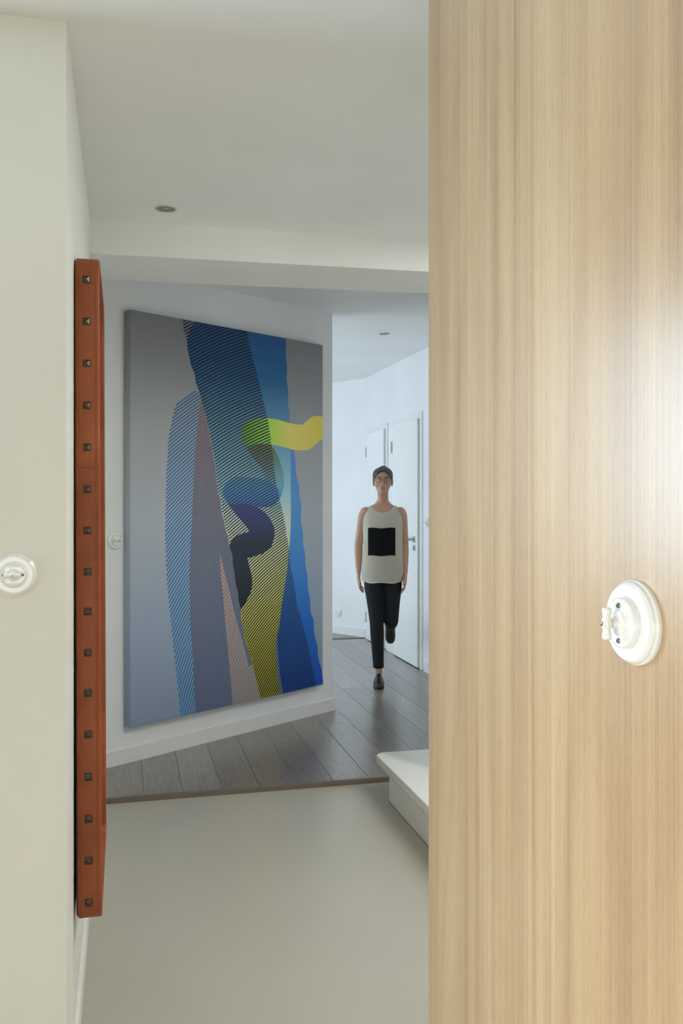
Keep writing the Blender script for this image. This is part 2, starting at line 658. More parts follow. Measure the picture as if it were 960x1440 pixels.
# ------------------------------------------------------------------ porcelain switches
def switch(loc, rz, bar, label, size=1.0, name='rotary_switch', cat='switch', group=None, lever=True):
    r = empty(name, loc, rz, label, cat, group)
    r.scale = (size,) * 3
    bm = bmesh.new()
    lathe(bm, [(0, 0), (.0500, 0), (.0500, .0035), (.0493, .0052), (.0480, .0058), (.0478, .0062), (.0476, .0085), (.0466, .0102),
               (.0455, .0110), (.0445, .0128), (.0425, .0138), (.0395, .0138), (.0310, .0132), (.0, .0132)], 64)
    auto_smooth(link('base_plate', bm, M_porc, r), 50)
    bm = bmesh.new()
    lathe(bm, [(0, .0125), (.0300, .0125), (.0298, .0180), (.0290, .0212), (.0270, .0226), (.0245, .0230), (0, .0234)], 48)
    auto_smooth(link('centre_disc', bm, M_porc, r), 50)
    if not lever:
        bm = bmesh.new()
        for sx in (-.0095, .0095):
            lathe(bm, [(0, .0238), (.003, .0238), (.003, .020)], 12, Matrix.Translation((sx, 0, 0)))
        link('socket_hole', bm, M_dark, r)
        bm = bmesh.new(); tube(bm, [(0, -.022, .010), (0, -.034, .010)], .0026, 10)
        link('earth_pin', bm, M_steel, r)
        return r
    q = Matrix.Rotation(R(90) if bar == 'v' else 0, 4, 'Y')
    for s in (-1, 1):
        bm = bmesh.new()
        Mx = q @ Matrix.Translation((s * .0205, 0, 0))
        lathe(bm, [(.0034, .0225), (.0034, .0239), (.0026, .0246), (0, .0246)], 14, Mx)
        sc = link('screw', bm, M_screw, r, True)
        bm = bmesh.new()
        box(bm, (-.0026, -.0250, -.0005), (.0026, -.0244, .0005), 0, Mx @ Matrix.Rotation(R(35), 4, 'Y'))
        link('slot', bm, M_dark, sc)
    bm = bmesh.new()
    lathe(bm, [(.0148, .0225), (.0146, .0243), (.0130, .0252), (.0100, .0256), (.0076, .0262), (.0062, .0285), (.0058, .0330), (0, .0335)], 32)
    auto_smooth(link('collar', bm, M_porc, r), 50)
    # bow-tie key: narrow at the hub, flaring to blunt ends
    bm = bmesh.new()
    xs = [-.0185, -.0178, -.0155, -.011, -.0070, -.0040, 0, .0040, .0070, .011, .0155, .0178, .0185]
    hs = [.0040, .0056, .0063, .0056, .0046, .0056, .0062, .0056, .0046, .0056, .0063, .0056, .0040]
    ds = [.0036, .0050, .0056, .0050, .0046, .0064, .0070, .0064, .0046, .0050, .0056, .0050, .0036]
    tube(bm, [(a, -.0385, 0) for a in xs], [(h, d) for h, d in zip(hs, ds)], 18, (0, 0, 1))
    for v in bm.verts:
        v.co = q @ v.co
    link('turn_key', bm, M_porc, r, True)
    bm = bmesh.new(); lathe(bm, [(.0026, .0440), (.0026, .0462), (.0018, .0464), (0, .0464)], 14)
    link('key_screw', bm, M_screw, r, True)
    return r


switch((0.5756, 0.9183, 1.2384), R(-88.5), 'v', 'large glossy white porcelain rotary switch with upright key on wood veneer panel', .99)
switch((-.2314, 2.05, 1.218), 0, 'h', 'white porcelain rotary switch with level key on near left wall face', .95)
switch((-.0449 , 4.7665, 1.1708), math.atan2(UY, UX), 'h', 'small round white porcelain switch between leather mirror and canvas', .98)
switch((2.357, 6.700, 1.198), R(-90), 'h', 'round porcelain switch beside the door, half hidden by wood panel', .98)
s = switch((2.1232, 8.905, .221), math.atan2(.832, -.5548) + R(180), 'h', 'round white porcelain wall socket low on the far wall', .95, 'wall_socket', 'socket', None, False)
s.rotation_euler[2] = math.atan2(-.5548, -.832) + R(90)
# sit it on the far wall plane
t_ = (2.1232 - fx) * .832 + (8.905 - fy) * .5548
s.location = (2.1232 - .832 * t_, 8.905 - .5548 * t_, .221)


# ------------------------------------------------------------------ ceiling spots
def spot(loc, label):
    r = empty('ceiling_spot', loc, 0, label, 'downlight')
    D = Matrix.Rotation(R(90), 4, 'X')      # lathe axis -Y -> down
    bm = bmesh.new(); lathe(bm, [(.034, .0), (.040, .0), (.0405, .0025), (.039, .0042), (.036, .0042), (.0345, .0015)], 40, D)
    auto_smooth(link('trim_ring', bm, mat('spot_trim_paint', (.62, .62, .58, 1), .4), r))
    bm = bmesh.new(); lathe(bm, [(.0345, .0015), (.031, .0008), (.025, .0006), (0, .0006)], 40, D)
    link('reflector', bm, mat('spot_reflector', rgb(130, 127, 108), .35, .3), r)
    bm = bmesh.new(); lathe(bm, [(.010, .0006), (.008, .0030), (0, .0040)], 20, D)
    link('bulb', bm, mat('spot_bulb', (.5, .5, .42, 1), .15), r, True)
    return r


spot((.1475, 3.275, CZ), 'recessed round ceiling spot in the near passage ceiling before the beam')
spot((1.853, 6.255, HZ), 'recessed round ceiling spot in the hall ceiling above the walking person')

# ------------------------------------------------------------------ white step
st_ = empty('step', (1.75, 3.0, FZ), 0, 'cream white painted step with rounded nosing beside the wood panel', 'step')
bm = bmesh.new(); box(bm, (1.198 - 1.75, 2.0 - 3.0, 0), (2.35 - 1.75, 3.965 - 3.0, .158), .004)
link('riser', bm, M_cream, st_)
bm = bmesh.new()
pts = []
x0, y1, rr = 1.160 - 1.75, 4.075 - 3.0, .035
pts = [(x0, 1.95 - 3.0), (2.352 - 1.75, 1.95 - 3.0), (2.352 - 1.75, y1)]
for k in range(7):
    a_ = R(90 + 15 * k)
    pts.append((x0 + rr + rr * math.cos(a_), y1 - rr + rr * math.sin(a_)))
prism(bm, pts, .158, .200)
es = [e for e in bm.edges if abs(e.verts[0].co.z - e.verts[1].co.z) < 1e-5]
bmesh.ops.bevel(bm, geom=es, offset=.010, segments=4, affect='EDGES', profile=.5)
auto_smooth(link('tread', bm, M_cream, st_), 40)
bm = bmesh.new(); box(bm, (1.1965 - 1.75, 2.0 - 3.0, 0), (1.1985 - 1.75, 3.967 - 3.0, .002))
link('joint_line', bm, mat('tan_joint', rgb(140, 118, 84), .7), st_)

# ------------------------------------------------------------------ leather framed mirror
mir = empty('leather_mirror', (-.1172, 2.35, .3006), 0, 'tall wall mirror in a studded brown leather frame on the passage wall', 'mirror')
mir.rotation_euler = (0, R(-.22), 0)
DP0, DP1 = .0030, .0628               # frame from wall: back and front
WD, HT, RC, TH = .62, 1.703, .046, .014


def rrect(w0, h0, w1, h1, r, n=7):
    out = []
    for cx_, cz_, a0 in ((w1 - r, h1 - r, 0), (w0 + r, h1 - r, 90), (w0 + r, h0 + r, 180), (w1 - r, h0 + r, 270)):
        for k in range(n):
            a_ = R(a0 + 90 * k / (n - 1))
            out.append((cx_ + r * math.cos(a_), cz_ + r * math.sin(a_)))
    return out


def band(name, o0, i0, x0, x1, bev, m, parent):
    bm = bmesh.new()
    n = len(o0)
    L = []
    for ring, xs in ((o0, (x0 + bev, x1 - bev)), (i0, (x1 - bev, x0 + bev))):
        pass
    # cross-section loop: outer back, outer front, front edge, inner front, inner back
    def mixr(f):
        return [(a[0] + (b[0] - a[0]) * f, a[1] + (b[1] - a[1]) * f) for a, b in zip(o0, i0)]
    f = bev / TH
    sec = [(0, x0 + bev), (0, x1 - bev), (f * .3, x1 - bev * .3), (f, x1), (1 - f, x1), (1 - f * .3, x1 - bev * .3), (1, x1 - bev), (1, x0 + bev), (1 - f, x0), (f, x0)]
    rings = []
    for ff, xx in sec:
        rings.append([bm.verts.new((xx, p[0], p[1])) for p in mixr(ff)])
    for A, B in zip(rings, rings[1:] + rings[:1]):
        for k in range(n):
            j = (k + 1) % n
            bm.faces.new((A[k], A[j], B[j], B[k]))
    return auto_smooth(link(name, bm, m, parent), 50)


outer = rrect(0, 0, WD, HT, RC)
inner = rrect(TH, TH, WD - TH, HT - TH, RC - TH)
fr = band('leather_frame', outer, inner, DP0, DP1, .004, M_leather, mir)
# raised piping along both edges of the outside face, seam and stitches
for xx in (DP0 + .0075, DP1 - .0075):
    bm = bmesh.new()
    tube(bm, [(xx, p[0] + (WD / 2 - p[0]) * .0004, p[1]) for p in outer], .0009, 6, (1, 0, 0), closed=True)
    link('edge_welt', bm, M_leather, fr, True)
bm = bmesh.new()
for k in range(210):
    z = .06 + k * (HT - .12) / 210
    box(bm, (DP1 - .0108, -.0005, z), (DP1 - .0100, .0003, z + .0042))
link('stitching', bm, M_stitch, fr, kind='stuff')
zs = 1.38 + (703 - 658) / 1250 * 2.26 - .3006
bm = bmesh.new(); box(bm, (DP0 + .004, -.0007, zs), (DP1 - .003, .0002, zs + .0014))
link('seam', bm, M_stitch, fr)
bm = bmesh.new(); prism(bm, [(p[0], p[1]) for p in rrect(.006, .006, WD - .006, HT - .006, RC - .006)], 0.0006, .0060)
for v in bm.verts:
    v.co = Vector((v.co.z, v.co.x, v.co.y))
link('back_board', bm, mat('gap_shade_green', (.012, .022, .02, 1), .7), mir)  # near-black green puts the shade of the gap behind the frame into colour
bm = bmesh.new(); prism(bm, inner, .006, .0105)
for v in bm.verts:
    v.co = Vector((v.co.z, v.co.x, v.co.y))
link('mirror_glass', bm, mat('silvered_glass', (.9, .92, .92, 1), .02, 1), mir)
ys = [393, 452, 511, 570, 629, 688, 746, 804, 860, 918, 975, 1033, 1093, 1152, 1211, 1270]
stud_me = rim_me = None
for k in range(16):
    z = 1.38 + (703 - ys[k]) / 1250 * 2.26 - .3006
    if stud_me is None:
        bm = bmesh.new()
        h_ = .0078
        b = [bm.verts.new((sx * h_, -.0016, sz * h_)) for sx, sz in ((-1, -1), (1, -1), (1, 1), (-1, 1))]
        c = [bm.verts.new((sx * h_ * .16, -.0080, sz * h_ * .16)) for sx, sz in ((-1, -1), (1, -1), (1, 1), (-1, 1))]
        for q in range(4):
            bm.faces.new((b[q], b[(q + 1) % 4], c[(q + 1) % 4], c[q]))
        bm.faces.new(c); bm.faces.new(b[::-1])
        o = link('stud', bm, M_bronze, mir)
        bm = bmesh.new(); box(bm, (-.0094, -.0017, -.0094), (.0094, .0005, .0094), .0004)
        p = link('stud_flange', bm, mat('blackened_metal', rgb(40, 36, 30), .5, .3), o)
        stud_me, rim_me = o.data, p.data
    else:
        o = bpy.data.objects.new('stud', stud_me)
        COL.objects.link(o); o.parent = mir
        p = bpy.data.objects.new('stud_flange', rim_me)
        COL.objects.link(p); p.parent = o
    o.location = ((DP0 + DP1) / 2 - .0018, 0, z)

# ------------------------------------------------------------------ painting
ART = {"shapes":{"gradient_band":[[4264,21844],[3919,21380],[3772,20968],[3665,20441],[3678,20327],[3688,20211],[3709,20097],[3741,19983],[3774,19870],[3808,19758],[3843,19647],[3867,19535],[3886,19423],[3909,19311],[3960,19206],[4026,19104],[4100,
19002],[4153,18893],[4187,18780],[4209,18666],[4222,18550],[4238,18436],[4273,18326],[4321,18217],[4379,18109],[4442,18001],[4499,17892],[4545,17782],[4579,17671],[4606,17559],[4627,17445],[4658,17331],[4702,17218],[4755,17106],[4809,16994],
[4855,16881],[4889,16767],[4911,16652],[4930,16537],[4955,16422],[4991,16308],[5039,16194],[5092,16080],[5140,15966],[5178,15850],[5204,15734],[5220,15617],[5236,15500],[5261,15383],[5299,15267],[5342,15151],[5388,15034],[5428,14917],[5456,14799],
[5473,14681],[5483,14562],[5496,14443],[5516,14324],[5546,14205],[5586,14086],[5625,13967],[5655,13848],[5671,13728],[5678,13608],[5675,13487],[5677,13366],[5691,13245],[5717,13125],[5748,13004],[5775,12883],[5791,12762],[5795,12641],[5808,12522],
[5829,12404],[5860,12286],[5904,12168],[5959,12050],[6011,11931],[6045,11810],[6066,11690],[6075,11569],[6079,11448],[6088,11327],[6109,11206],[6143,11084],[6185,10963],[6228,10842],[6276,10723],[6311,10604],[6337,10485],[6360,10366],[6392,10247],
[6438,10128],[6494,10008],[6555,9887],[6604,9766],[6633,9644],[6648,9522],[6657,9400],[6668,9278],[6696,9157],[6743,9035],[6800,8913],[6857,8791],[6905,8668],[6924,8545],[6927,8422],[6927,8299],[6932,8176],[6951,8052],[6982,7927],[7019,7802],
[7054,7677],[7078,7553],[7097,7429],[7108,7306],[7119,7184],[7138,7060],[7172,6936],[7217,6810],[7264,6684],[7305,6559],[7333,6434],[7347,6310],[7355,6187],[7366,6063],[7390,5938],[7427,5812],[7472,5685],[7517,5558],[7551,5432],[7570,5307],[7576,
5183],[7579,5059],[7590,4934],[7615,4808],[7651,4680],[7694,4552],[7731,4424],[7757,4297],[7768,4172],[7772,4048],[7778,3923],[7809,3798],[7865,3672],[7932,3544],[8000,3416],[8061,3289],[8108,3163],[8142,3039],[8172,2915],[8208,2790],[8256,2663],
[8318,2535],[8387,2405],[8445,2275],[8488,2145],[8517,2018],[8536,1892],[8554,1766],[8581,1638],[8622,1509],[8676,1377],[8733,1245],[8784,1114],[8824,984],[8855,856],[8879,730],[8906,603],[8945,473],[8998,342],[9061,209],[9124,75],[9178,-57],
[10603,9],[10544,666],[10426,1589],[10308,2595],[10308,3154],[10455,3567],[10663,4279],[10841,5473],[11322,7612],[11535,9437],[11620,10660],[11620,14952],[11533,16397],[11511,16526],[11508,16658],[11514,16790],[11520,16923],[11518,17055],[11505,
17186],[11481,17316],[11448,17445],[11416,17575],[11388,17704],[11369,17835],[11363,17966],[11366,18098],[11374,18230],[11381,18363],[11380,18495],[11367,18625],[11344,18755],[11318,18884],[11290,19014],[11268,19143],[11256,19274],[11255,19405],
[11264,19538],[11277,19671],[11288,19804],[11290,19936],[11280,20067],[11260,20197],[11232,20325],[11204,20454],[11182,20583],[11170,20713],[11170,20844],[11179,20977],[11191,21110],[11200,21243],[11201,21375],[11190,21505],[11169,21634],[11141,
21762]],"blue_band":[[11577,16350],[11608,14032],[11608,10661],[11535,9437],[11322,7612],[10841,5473],[10663,4279],[10455,3567],[10455,3352],[10663,1339],[10961,38],[14497,85],[14489,224],[14467,363],[14433,501],[14407,638],[14389,776],[14364,
914],[14327,1054],[14277,1196],[14219,1338],[14158,1481],[14101,1623],[14055,1763],[14022,1902],[14000,2039],[13996,2175],[13990,2311],[13977,2448],[13951,2587],[13913,2727],[13855,2868],[13795,3009],[13740,3149],[13695,3287],[13663,3424],[13642,
3560],[13633,3695],[13639,3831],[13638,3967],[13624,4104],[13599,4242],[13552,4381],[13475,4518],[13403,4655],[13343,4791],[13326,4927],[13324,5062],[13327,5196],[13327,5331],[13318,5467],[13296,5604],[13263,5741],[13219,5879],[13175,6017],[13138,
6154],[13111,6290],[13097,6426],[13092,6560],[13091,6694],[13086,6829],[13076,6964],[13054,7100],[13020,7236],[12980,7373],[12941,7510],[12908,7646],[12886,7781],[12873,7915],[12868,8049],[12867,8183],[12862,8317],[12847,8452],[12820,8587],[12782,
8722],[12739,8857],[12705,8993],[12680,9128],[12666,9263],[12664,9397],[12671,9531],[12667,9664],[12659,9797],[12640,9931],[12610,10065],[12569,10199],[12541,10334],[12515,10468],[12497,10603],[12491,10737],[12496,10871],[12509,11005],[12524,
11139],[12534,11273],[12533,11407],[12519,11541],[12484,11674],[12444,11808],[12406,11941],[12377,12074],[12359,12207],[12353,12340],[12347,12473],[12330,12604],[12308,12735],[12276,12866],[12231,12996],[12183,13127],[12139,13259],[12099,13390],
[12067,13522],[12047,13654],[12038,13786],[12036,13918],[12034,14050],[12026,14183],[12009,14314],[11979,14446],[11941,14577],[11900,14707],[11862,14838],[11832,14969],[11808,15100],[11809,15267]],"orange_band":[[4562,17391],[4482,16672],[4363,
15813],[4293,15079],[4204,14326],[4116,13339],[4116,12591],[4066,12000],[4017,10742],[3919,9527],[3870,8783],[3821,7551],[3870,6568],[3870,5724],[3919,4640],[4066,3189],[4165,1167],[4293,-117],[6941,-56],[6941,-15],[6780,1650],[6600,3162],[6409,
4636],[6304,5622],[6225,6401],[6073,7507],[5990,8767],[6357,7611],[6700,6609],[6994,5519],[7534,4022],[7940,2874],[8194,2048],[8488,2145],[8445,2275],[8387,2405],[8318,2535],[8256,2663],[8208,2790],[8172,2915],[8142,3039],[8108,3163],[8061,3289],
[8000,3416],[7932,3544],[7865,3672],[7809,3798],[7778,3923],[7772,4048],[7768,4172],[7757,4297],[7731,4424],[7694,4552],[7651,4680],[7615,4808],[7590,4934],[7579,5059],[7576,5183],[7570,5307],[7551,5432],[7517,5558],[7472,5685],[7427,5812],[7390,
5938],[7366,6063],[7355,6187],[7347,6310],[7333,6434],[7305,6559],[7264,6684],[7217,6810],[7172,6936],[7138,7060],[7119,7184],[7108,7306],[7097,7429],[7078,7553],[7054,7677],[7019,7802],[6982,7927],[6951,8052],[6932,8176],[6927,8299],[6927,8422],
[6924,8545],[6905,8668],[6857,8791],[6800,8913],[6743,9035],[6696,9157],[6668,9278],[6657,9400],[6648,9522],[6633,9644],[6604,9766],[6555,9887],[6494,10008],[6438,10128],[6392,10247],[6360,10366],[6337,10485],[6311,10604],[6276,10723],[6228,
10842],[6185,10963],[6143,11084],[6109,11206],[6088,11327],[6079,11448],[6075,11569],[6066,11690],[6045,11810],[6011,11931],[5959,12050],[5904,12168],[5860,12286],[5829,12404],[5808,12522],[5795,12641],[5791,12762],[5775,12883],[5748,13004],
[5717,13125],[5691,13245],[5677,13366],[5675,13487],[5678,13608],[5671,13728],[5655,13848],[5625,13967],[5586,14086],[5546,14205],[5516,14324],[5496,14443],[5483,14562],[5473,14681],[5456,14799],[5428,14917],[5388,15034],[5342,15151],[5299,15267],
[5261,15383],[5236,15500],[5220,15617],[5204,15734],[5178,15850],[5140,15966],[5092,16080],[5039,16194],[4991,16308],[4955,16422],[4930,16537],[4911,16652],[4889,16767],[4855,16881],[4809,16994],[4755,17106],[4702,17218],[4658,17331]],"yellow_ribbon":[[7589,
15777],[7698,16156],[8083,16484],[8528,16627],[8923,16695],[9707,16749],[10485,16715],[11486,16563],[12098,16514],[12665,16549],[13036,16840],[13438,17091],[13888,17199],[14436,17160],[14449,15615],[14266,15697],[13998,15517],[13675,15276],[13246,
15020],[12490,14921],[11791,14937],[11081,15059],[10485,15133],[9898,15179],[8923,15176],[8305,15022],[7973,14966],[7698,15285]],"olive_ribbon":[[7644,15365],[7973,15049],[8305,15022],[8923,15176],[9898,15179],[10249,14894],[10485,14559],[10830,
13922],[11021,13276],[11021,12711],[10901,12320],[10722,11972],[10367,11627],[9898,11436],[9207,11389],[8753,11969],[9436,12820],[9436,13373],[9133,13802],[8361,14480]],"blue_ribbon":[[6199,12370],[6393,12779],[6834,13113],[7263,13203],[8011,
13176],[8923,13130],[9666,12994],[10367,12661],[10841,12233],[10722,11972],[10367,11627],[9898,11436],[9207,11389],[8849,11421],[8288,11550],[7736,11635],[6994,11473],[6621,11577],[6393,11843],[6225,12086]],"navy_ribbon":[[6621,11577],[6994,
11596],[7736,11635],[8288,11550],[8849,11421],[9419,11120],[9898,10688],[10237,10124],[10220,9609],[9997,9059],[9782,8853],[9321,8660],[8568,8505],[8056,8424],[8194,8000],[8417,7359],[8445,6813],[8288,6322],[7918,5864],[7524,5409],[7517,5558],
[7472,5685],[7427,5812],[7390,5938],[7366,6063],[7355,6187],[7347,6310],[7333,6434],[7305,6559],[7264,6684],[7217,6810],[7172,6936],[7138,7060],[7119,7184],[7108,7306],[7097,7429],[7078,7553],[7054,7677],[7019,7802],[6982,7927],[6951,8052],[6932,
8176],[6927,8299],[6927,8422],[6924,8545],[6905,8668],[6857,8791],[6800,8913],[6743,9035],[6696,9157],[6700,9308],[7101,9704],[7644,9895],[8194,9963],[8139,10131],[7736,10515],[7101,11074]]},"sB":[[[3270,21744,3320,21680],[3524,21896,3573,21831]],
[[3353,21614,3403,21549],[3608,21764,3657,21698],[3867,21913,3915,21847]],[[3394,21458,3443,21392],[3650,21607,3699,21541],[3953,21780,4001,21712],[4217,21926,4264,21858]],[[3393,21276,3442,21210],[3692,21449,3740,21382],[3996,21620,4044,21553],
[4261,21766,4308,21697],[4575,21933,4621,21863]],[[3435,21118,3484,21052],[3734,21290,3782,21224],[4039,21460,4087,21392],[4350,21628,4396,21559],[4666,21794,4711,21724],[4987,21958,5031,21887]],[[3520,20983,3570,20917],[3864,21179,3913,21112],
[4260,21395,4307,21327],[4620,21584,4665,21514],[5034,21793,5077,21722],[5409,21976,5451,21903]],[[3565,20821,3615,20755],[3909,21017,3957,20950],[4305,21233,4352,21164],[4666,21421,4711,21351],[5034,21606,5077,21535],[5456,21810,5498,21737],
[5839,21988,5880,21915]],[[3612,20658,3661,20592],[3956,20853,4004,20786],[4352,21069,4399,21001],[4713,21257,4758,21187],[5128,21464,5171,21393],[5505,21644,5546,21572],[5937,21843,5977,21769],[6329,22016,6368,21941]],[[3673,20502,3723,20436],
[4018,20697,4066,20630],[4415,20913,4461,20844],[4776,21100,4821,21030],[5191,21307,5234,21235],[5569,21486,5610,21413],[5953,21662,5993,21588],[6395,21855,6434,21780],[6796,22023,6833,21946]],[[3692,20321,3742,20255],[4123,20565,4172,20498],
[4522,20779,4569,20711],[4976,21012,5021,20942],[5396,21217,5438,21145],[5873,21438,5914,21365],[6362,21654,6400,21579],[6812,21842,6849,21765],[7324,22044,7358,21966]],[[3711,20141,3761,20075],[4186,20408,4234,20341],[4675,20669,4721,20600],
[5178,20923,5223,20852],[5697,21170,5739,21097],[6229,21410,6269,21335],[6777,21641,6814,21565],[7339,21864,7374,21786],[7916,22078,7948,21999]],[[3772,19985,3822,19919],[4248,20251,4296,20184],[4737,20512,4784,20443],[5242,20766,5286,20695],
[5761,21012,5803,20939],[6294,21251,6334,21177],[6843,21482,6880,21406],[7406,21704,7440,21626],[7984,21918,8015,21838]],[[3791,19805,3841,19739],[4266,20071,4315,20004],[4755,20331,4802,20262],[5259,20585,5304,20514],[5777,20831,5820,20759],
[6310,21071,6350,20997],[6858,21302,6895,21226],[7420,21525,7455,21447],[7998,21738,8030,21659]],[[3852,19650,3902,19584],[4328,19915,4376,19848],[4818,20174,4865,20105],[5322,20427,5367,20357],[5841,20673,5884,20601],[6375,20912,6415,20838],
[6923,21143,6961,21067],[7486,21365,7522,21287],[8065,21578,8097,21499]],[[3870,19469,3921,19404],[4346,19735,4395,19668],[4835,19994,4882,19925],[5339,20247,5384,20176],[5858,20493,5901,20420],[6390,20732,6431,20658],[6938,20963,6976,20887],
[7501,21186,7536,21108],[8078,21399,8111,21320]],[[3932,19313,3983,19247],[4408,19578,4457,19511],[4898,19837,4945,19768],[5403,20089,5448,20019],[5922,20334,5965,20262],[6455,20573,6496,20499],[7003,20804,7042,20728],[7567,21026,7603,20949],
[8145,21239,8178,21160]],[[3994,19156,4045,19091],[4470,19421,4519,19354],[4961,19679,5008,19611],[5466,19931,5511,19861],[5986,20176,6029,20104],[6471,20393,6512,20319],[7018,20624,7057,20548],[7581,20847,7617,20770],[8159,21061,8192,20982]],
[[4099,19023,4150,18957],[4576,19287,4626,19220],[5069,19545,5116,19476],[5530,19773,5575,19702],[6050,20017,6093,19945],[6585,20255,6626,20181],[7084,20465,7123,20389],[7647,20687,7684,20610],[8226,20901,8259,20822]],[[4161,18865,4213,18799],
[4639,19129,4689,19062],[5132,19387,5180,19318],[5593,19615,5639,19544],[6114,19859,6158,19787],[6650,20096,6691,20022],[7149,20305,7188,20230],[7713,20528,7750,20451],[8292,20741,8326,20662]],[[4224,18707,4275,18642],[4702,18971,4752,18904],
[5196,19228,5243,19159],[5657,19456,5703,19386],[6178,19700,6222,19628],[6714,19937,6756,19863],[7214,20146,7254,20071],[7779,20368,7816,20291],[8359,20582,8393,20503]],[[4243,18526,4295,18460],[4721,18789,4771,18722],[5214,19046,5262,18978],
[5721,19298,5767,19227],[6243,19541,6287,19469],[6730,19757,6772,19683],[7280,19987,7319,19912],[7845,20209,7882,20132],[8425,20422,8460,20343]],[[4262,18344,4314,18279],[4740,18607,4790,18540],[5232,18865,5280,18796],[5738,19116,5784,19046],
[6259,19360,6303,19289],[6745,19577,6788,19503],[7294,19807,7334,19732],[7859,20030,7896,19953],[8438,20244,8473,20165]],[[4367,18211,4419,18145],[4847,18473,4897,18406],[5340,18730,5389,18661],[5802,18957,5848,18887],[6323,19201,6368,19130],
[6859,19439,6902,19365],[7359,19648,7400,19573],[7924,19871,7962,19794],[8504,20084,8540,20006]],[[4429,18053,4481,17988],[4909,18316,4959,18249],[5403,18572,5452,18503],[5865,18799,5912,18729],[6387,19042,6432,18971],[6924,19280,6967,19206],
[7425,19489,7465,19414],[7990,19711,8028,19634],[8571,19925,8607,19847]],[[4492,17896,4544,17830],[4972,18158,5022,18091],[5467,18413,5515,18345],[5929,18640,5976,18570],[6452,18883,6497,18812],[6989,19120,7032,19047],[7490,19329,7531,19254],
[8056,19551,8095,19475],[8637,19765,8673,19687]],[[4554,17738,4607,17672],[5035,17999,5086,17932],[5530,18255,5579,18186],[5993,18482,6040,18411],[6516,18724,6561,18652],[7054,18961,7097,18887],[7556,19169,7597,19094],[8122,19391,8161,19315],
[8704,19605,8740,19527]],[[4617,17579,4669,17514],[5098,17841,5149,17774],[5593,18096,5643,18027],[6057,18323,6104,18252],[6581,18565,6626,18493],[7119,18801,7162,18728],[7621,19010,7662,18935],[8188,19231,8227,19155],[8771,19445,8807,19367]],
[[4637,17397,4690,17332],[5117,17659,5168,17592],[5611,17914,5661,17846],[6121,18163,6168,18093],[6645,18406,6690,18334],[7134,18620,7178,18547],[7687,18850,7728,18775],[8254,19071,8294,18995],[8837,19285,8874,19207]],[[4700,17238,4753,17173],
[5180,17500,5231,17433],[5675,17755,5724,17687],[6138,17982,6186,17912],[6661,18225,6707,18153],[7199,18461,7243,18388],[7701,18669,7743,18595],[8268,18892,8308,18815],[8850,19106,8888,19028]],[[4763,17078,4817,17013],[5243,17341,5295,17274],
[5738,17596,5788,17528],[6202,17823,6250,17753],[6726,18065,6772,17994],[7264,18301,7308,18228],[7766,18510,7809,18435],[8334,18732,8374,18655],[8917,18945,8954,18868]],[[4827,16918,4881,16853],[5307,17181,5359,17114],[5802,17437,5852,17369],
[6266,17663,6314,17593],[6790,17906,6836,17834],[7329,18141,7373,18068],[7832,18350,7874,18275],[8400,18571,8440,18495],[8983,18785,9021,18707]],[[4892,16757,4946,16692],[5371,17021,5424,16954],[5866,17277,5917,17209],[6330,17504,6378,17434],
[6855,17746,6901,17674],[7394,17981,7439,17908],[7897,18190,7940,18115],[8466,18411,8507,18335],[9050,18625,9088,18547]],[[4941,16593,4996,16529],[5420,16858,5473,16791],[5914,17115,5965,17046],[6378,17342,6427,17272],[6902,17584,6949,17513],
[7441,17820,7486,17747],[7945,18028,7988,17954],[8514,18250,8554,18174],[9098,18463,9136,18386]],[[4980,16417,5035,16353],[5458,16682,5511,16616],[5951,16940,6003,16873],[6414,17168,6463,17099],[6937,17412,6985,17341],[7476,17648,7521,17575],
[7979,17856,8023,17782],[8548,18078,8589,18003],[9132,18292,9170,18215]],[[5019,16242,5074,16178],[5496,16507,5549,16442],[5988,16766,6040,16699],[6497,17017,6546,16948],[7021,17261,7068,17190],[7511,17476,7556,17404],[8065,17706,8108,17632],
[8634,17927,8675,17852],[9219,18140,9258,18064]],[[5101,16091,5156,16027],[5578,16357,5631,16291],[6071,16616,6122,16549],[6533,16844,6583,16776],[7056,17089,7104,17019],[7595,17326,7641,17254],[8098,17535,8142,17462],[8667,17757,8709,17682],
[9252,17971,9291,17894]],[[5139,15916,5195,15853],[5616,16183,5669,16118],[6108,16442,6160,16376],[6569,16672,6619,16604],[7091,16917,7139,16847],[7629,17155,7675,17084],[8132,17364,8176,17292],[8701,17587,8742,17513],[9285,17801,9324,17726]],
[[5221,15766,5276,15703],[5697,16033,5751,15968],[6190,16293,6242,16226],[6652,16522,6702,16454],[7175,16768,7223,16698],[7713,17006,7759,16935],[8217,17215,8261,17143],[8786,17438,8828,17364],[9371,17652,9411,17576]],[[5216,15568,5272,15506],
[5691,15836,5745,15772],[6181,16097,6233,16031],[6687,16351,6738,16283],[7210,16597,7258,16528],[7698,16814,7744,16744],[8250,17046,8294,16974],[8819,17269,8861,17196],[9403,17484,9443,17409]],[[5255,15395,5311,15333],[5728,15664,5782,15600],
[6217,15926,6270,15860],[6723,16180,6773,16112],[7244,16426,7293,16357],[7732,16644,7779,16574],[8283,16877,8328,16805],[8851,17101,8894,17028],[9435,17317,9476,17242]],[[5335,15248,5391,15186],[5809,15516,5863,15453],[6299,15778,6351,15713],
[6805,16032,6856,15965],[7327,16278,7376,16210],[7815,16496,7862,16426],[8368,16729,8413,16657],[8936,16953,8979,16880],[9521,17169,9562,17094]],[[5373,15076,5429,15014],[5846,15345,5900,15282],[6335,15607,6388,15542],[6840,15862,6891,15795],
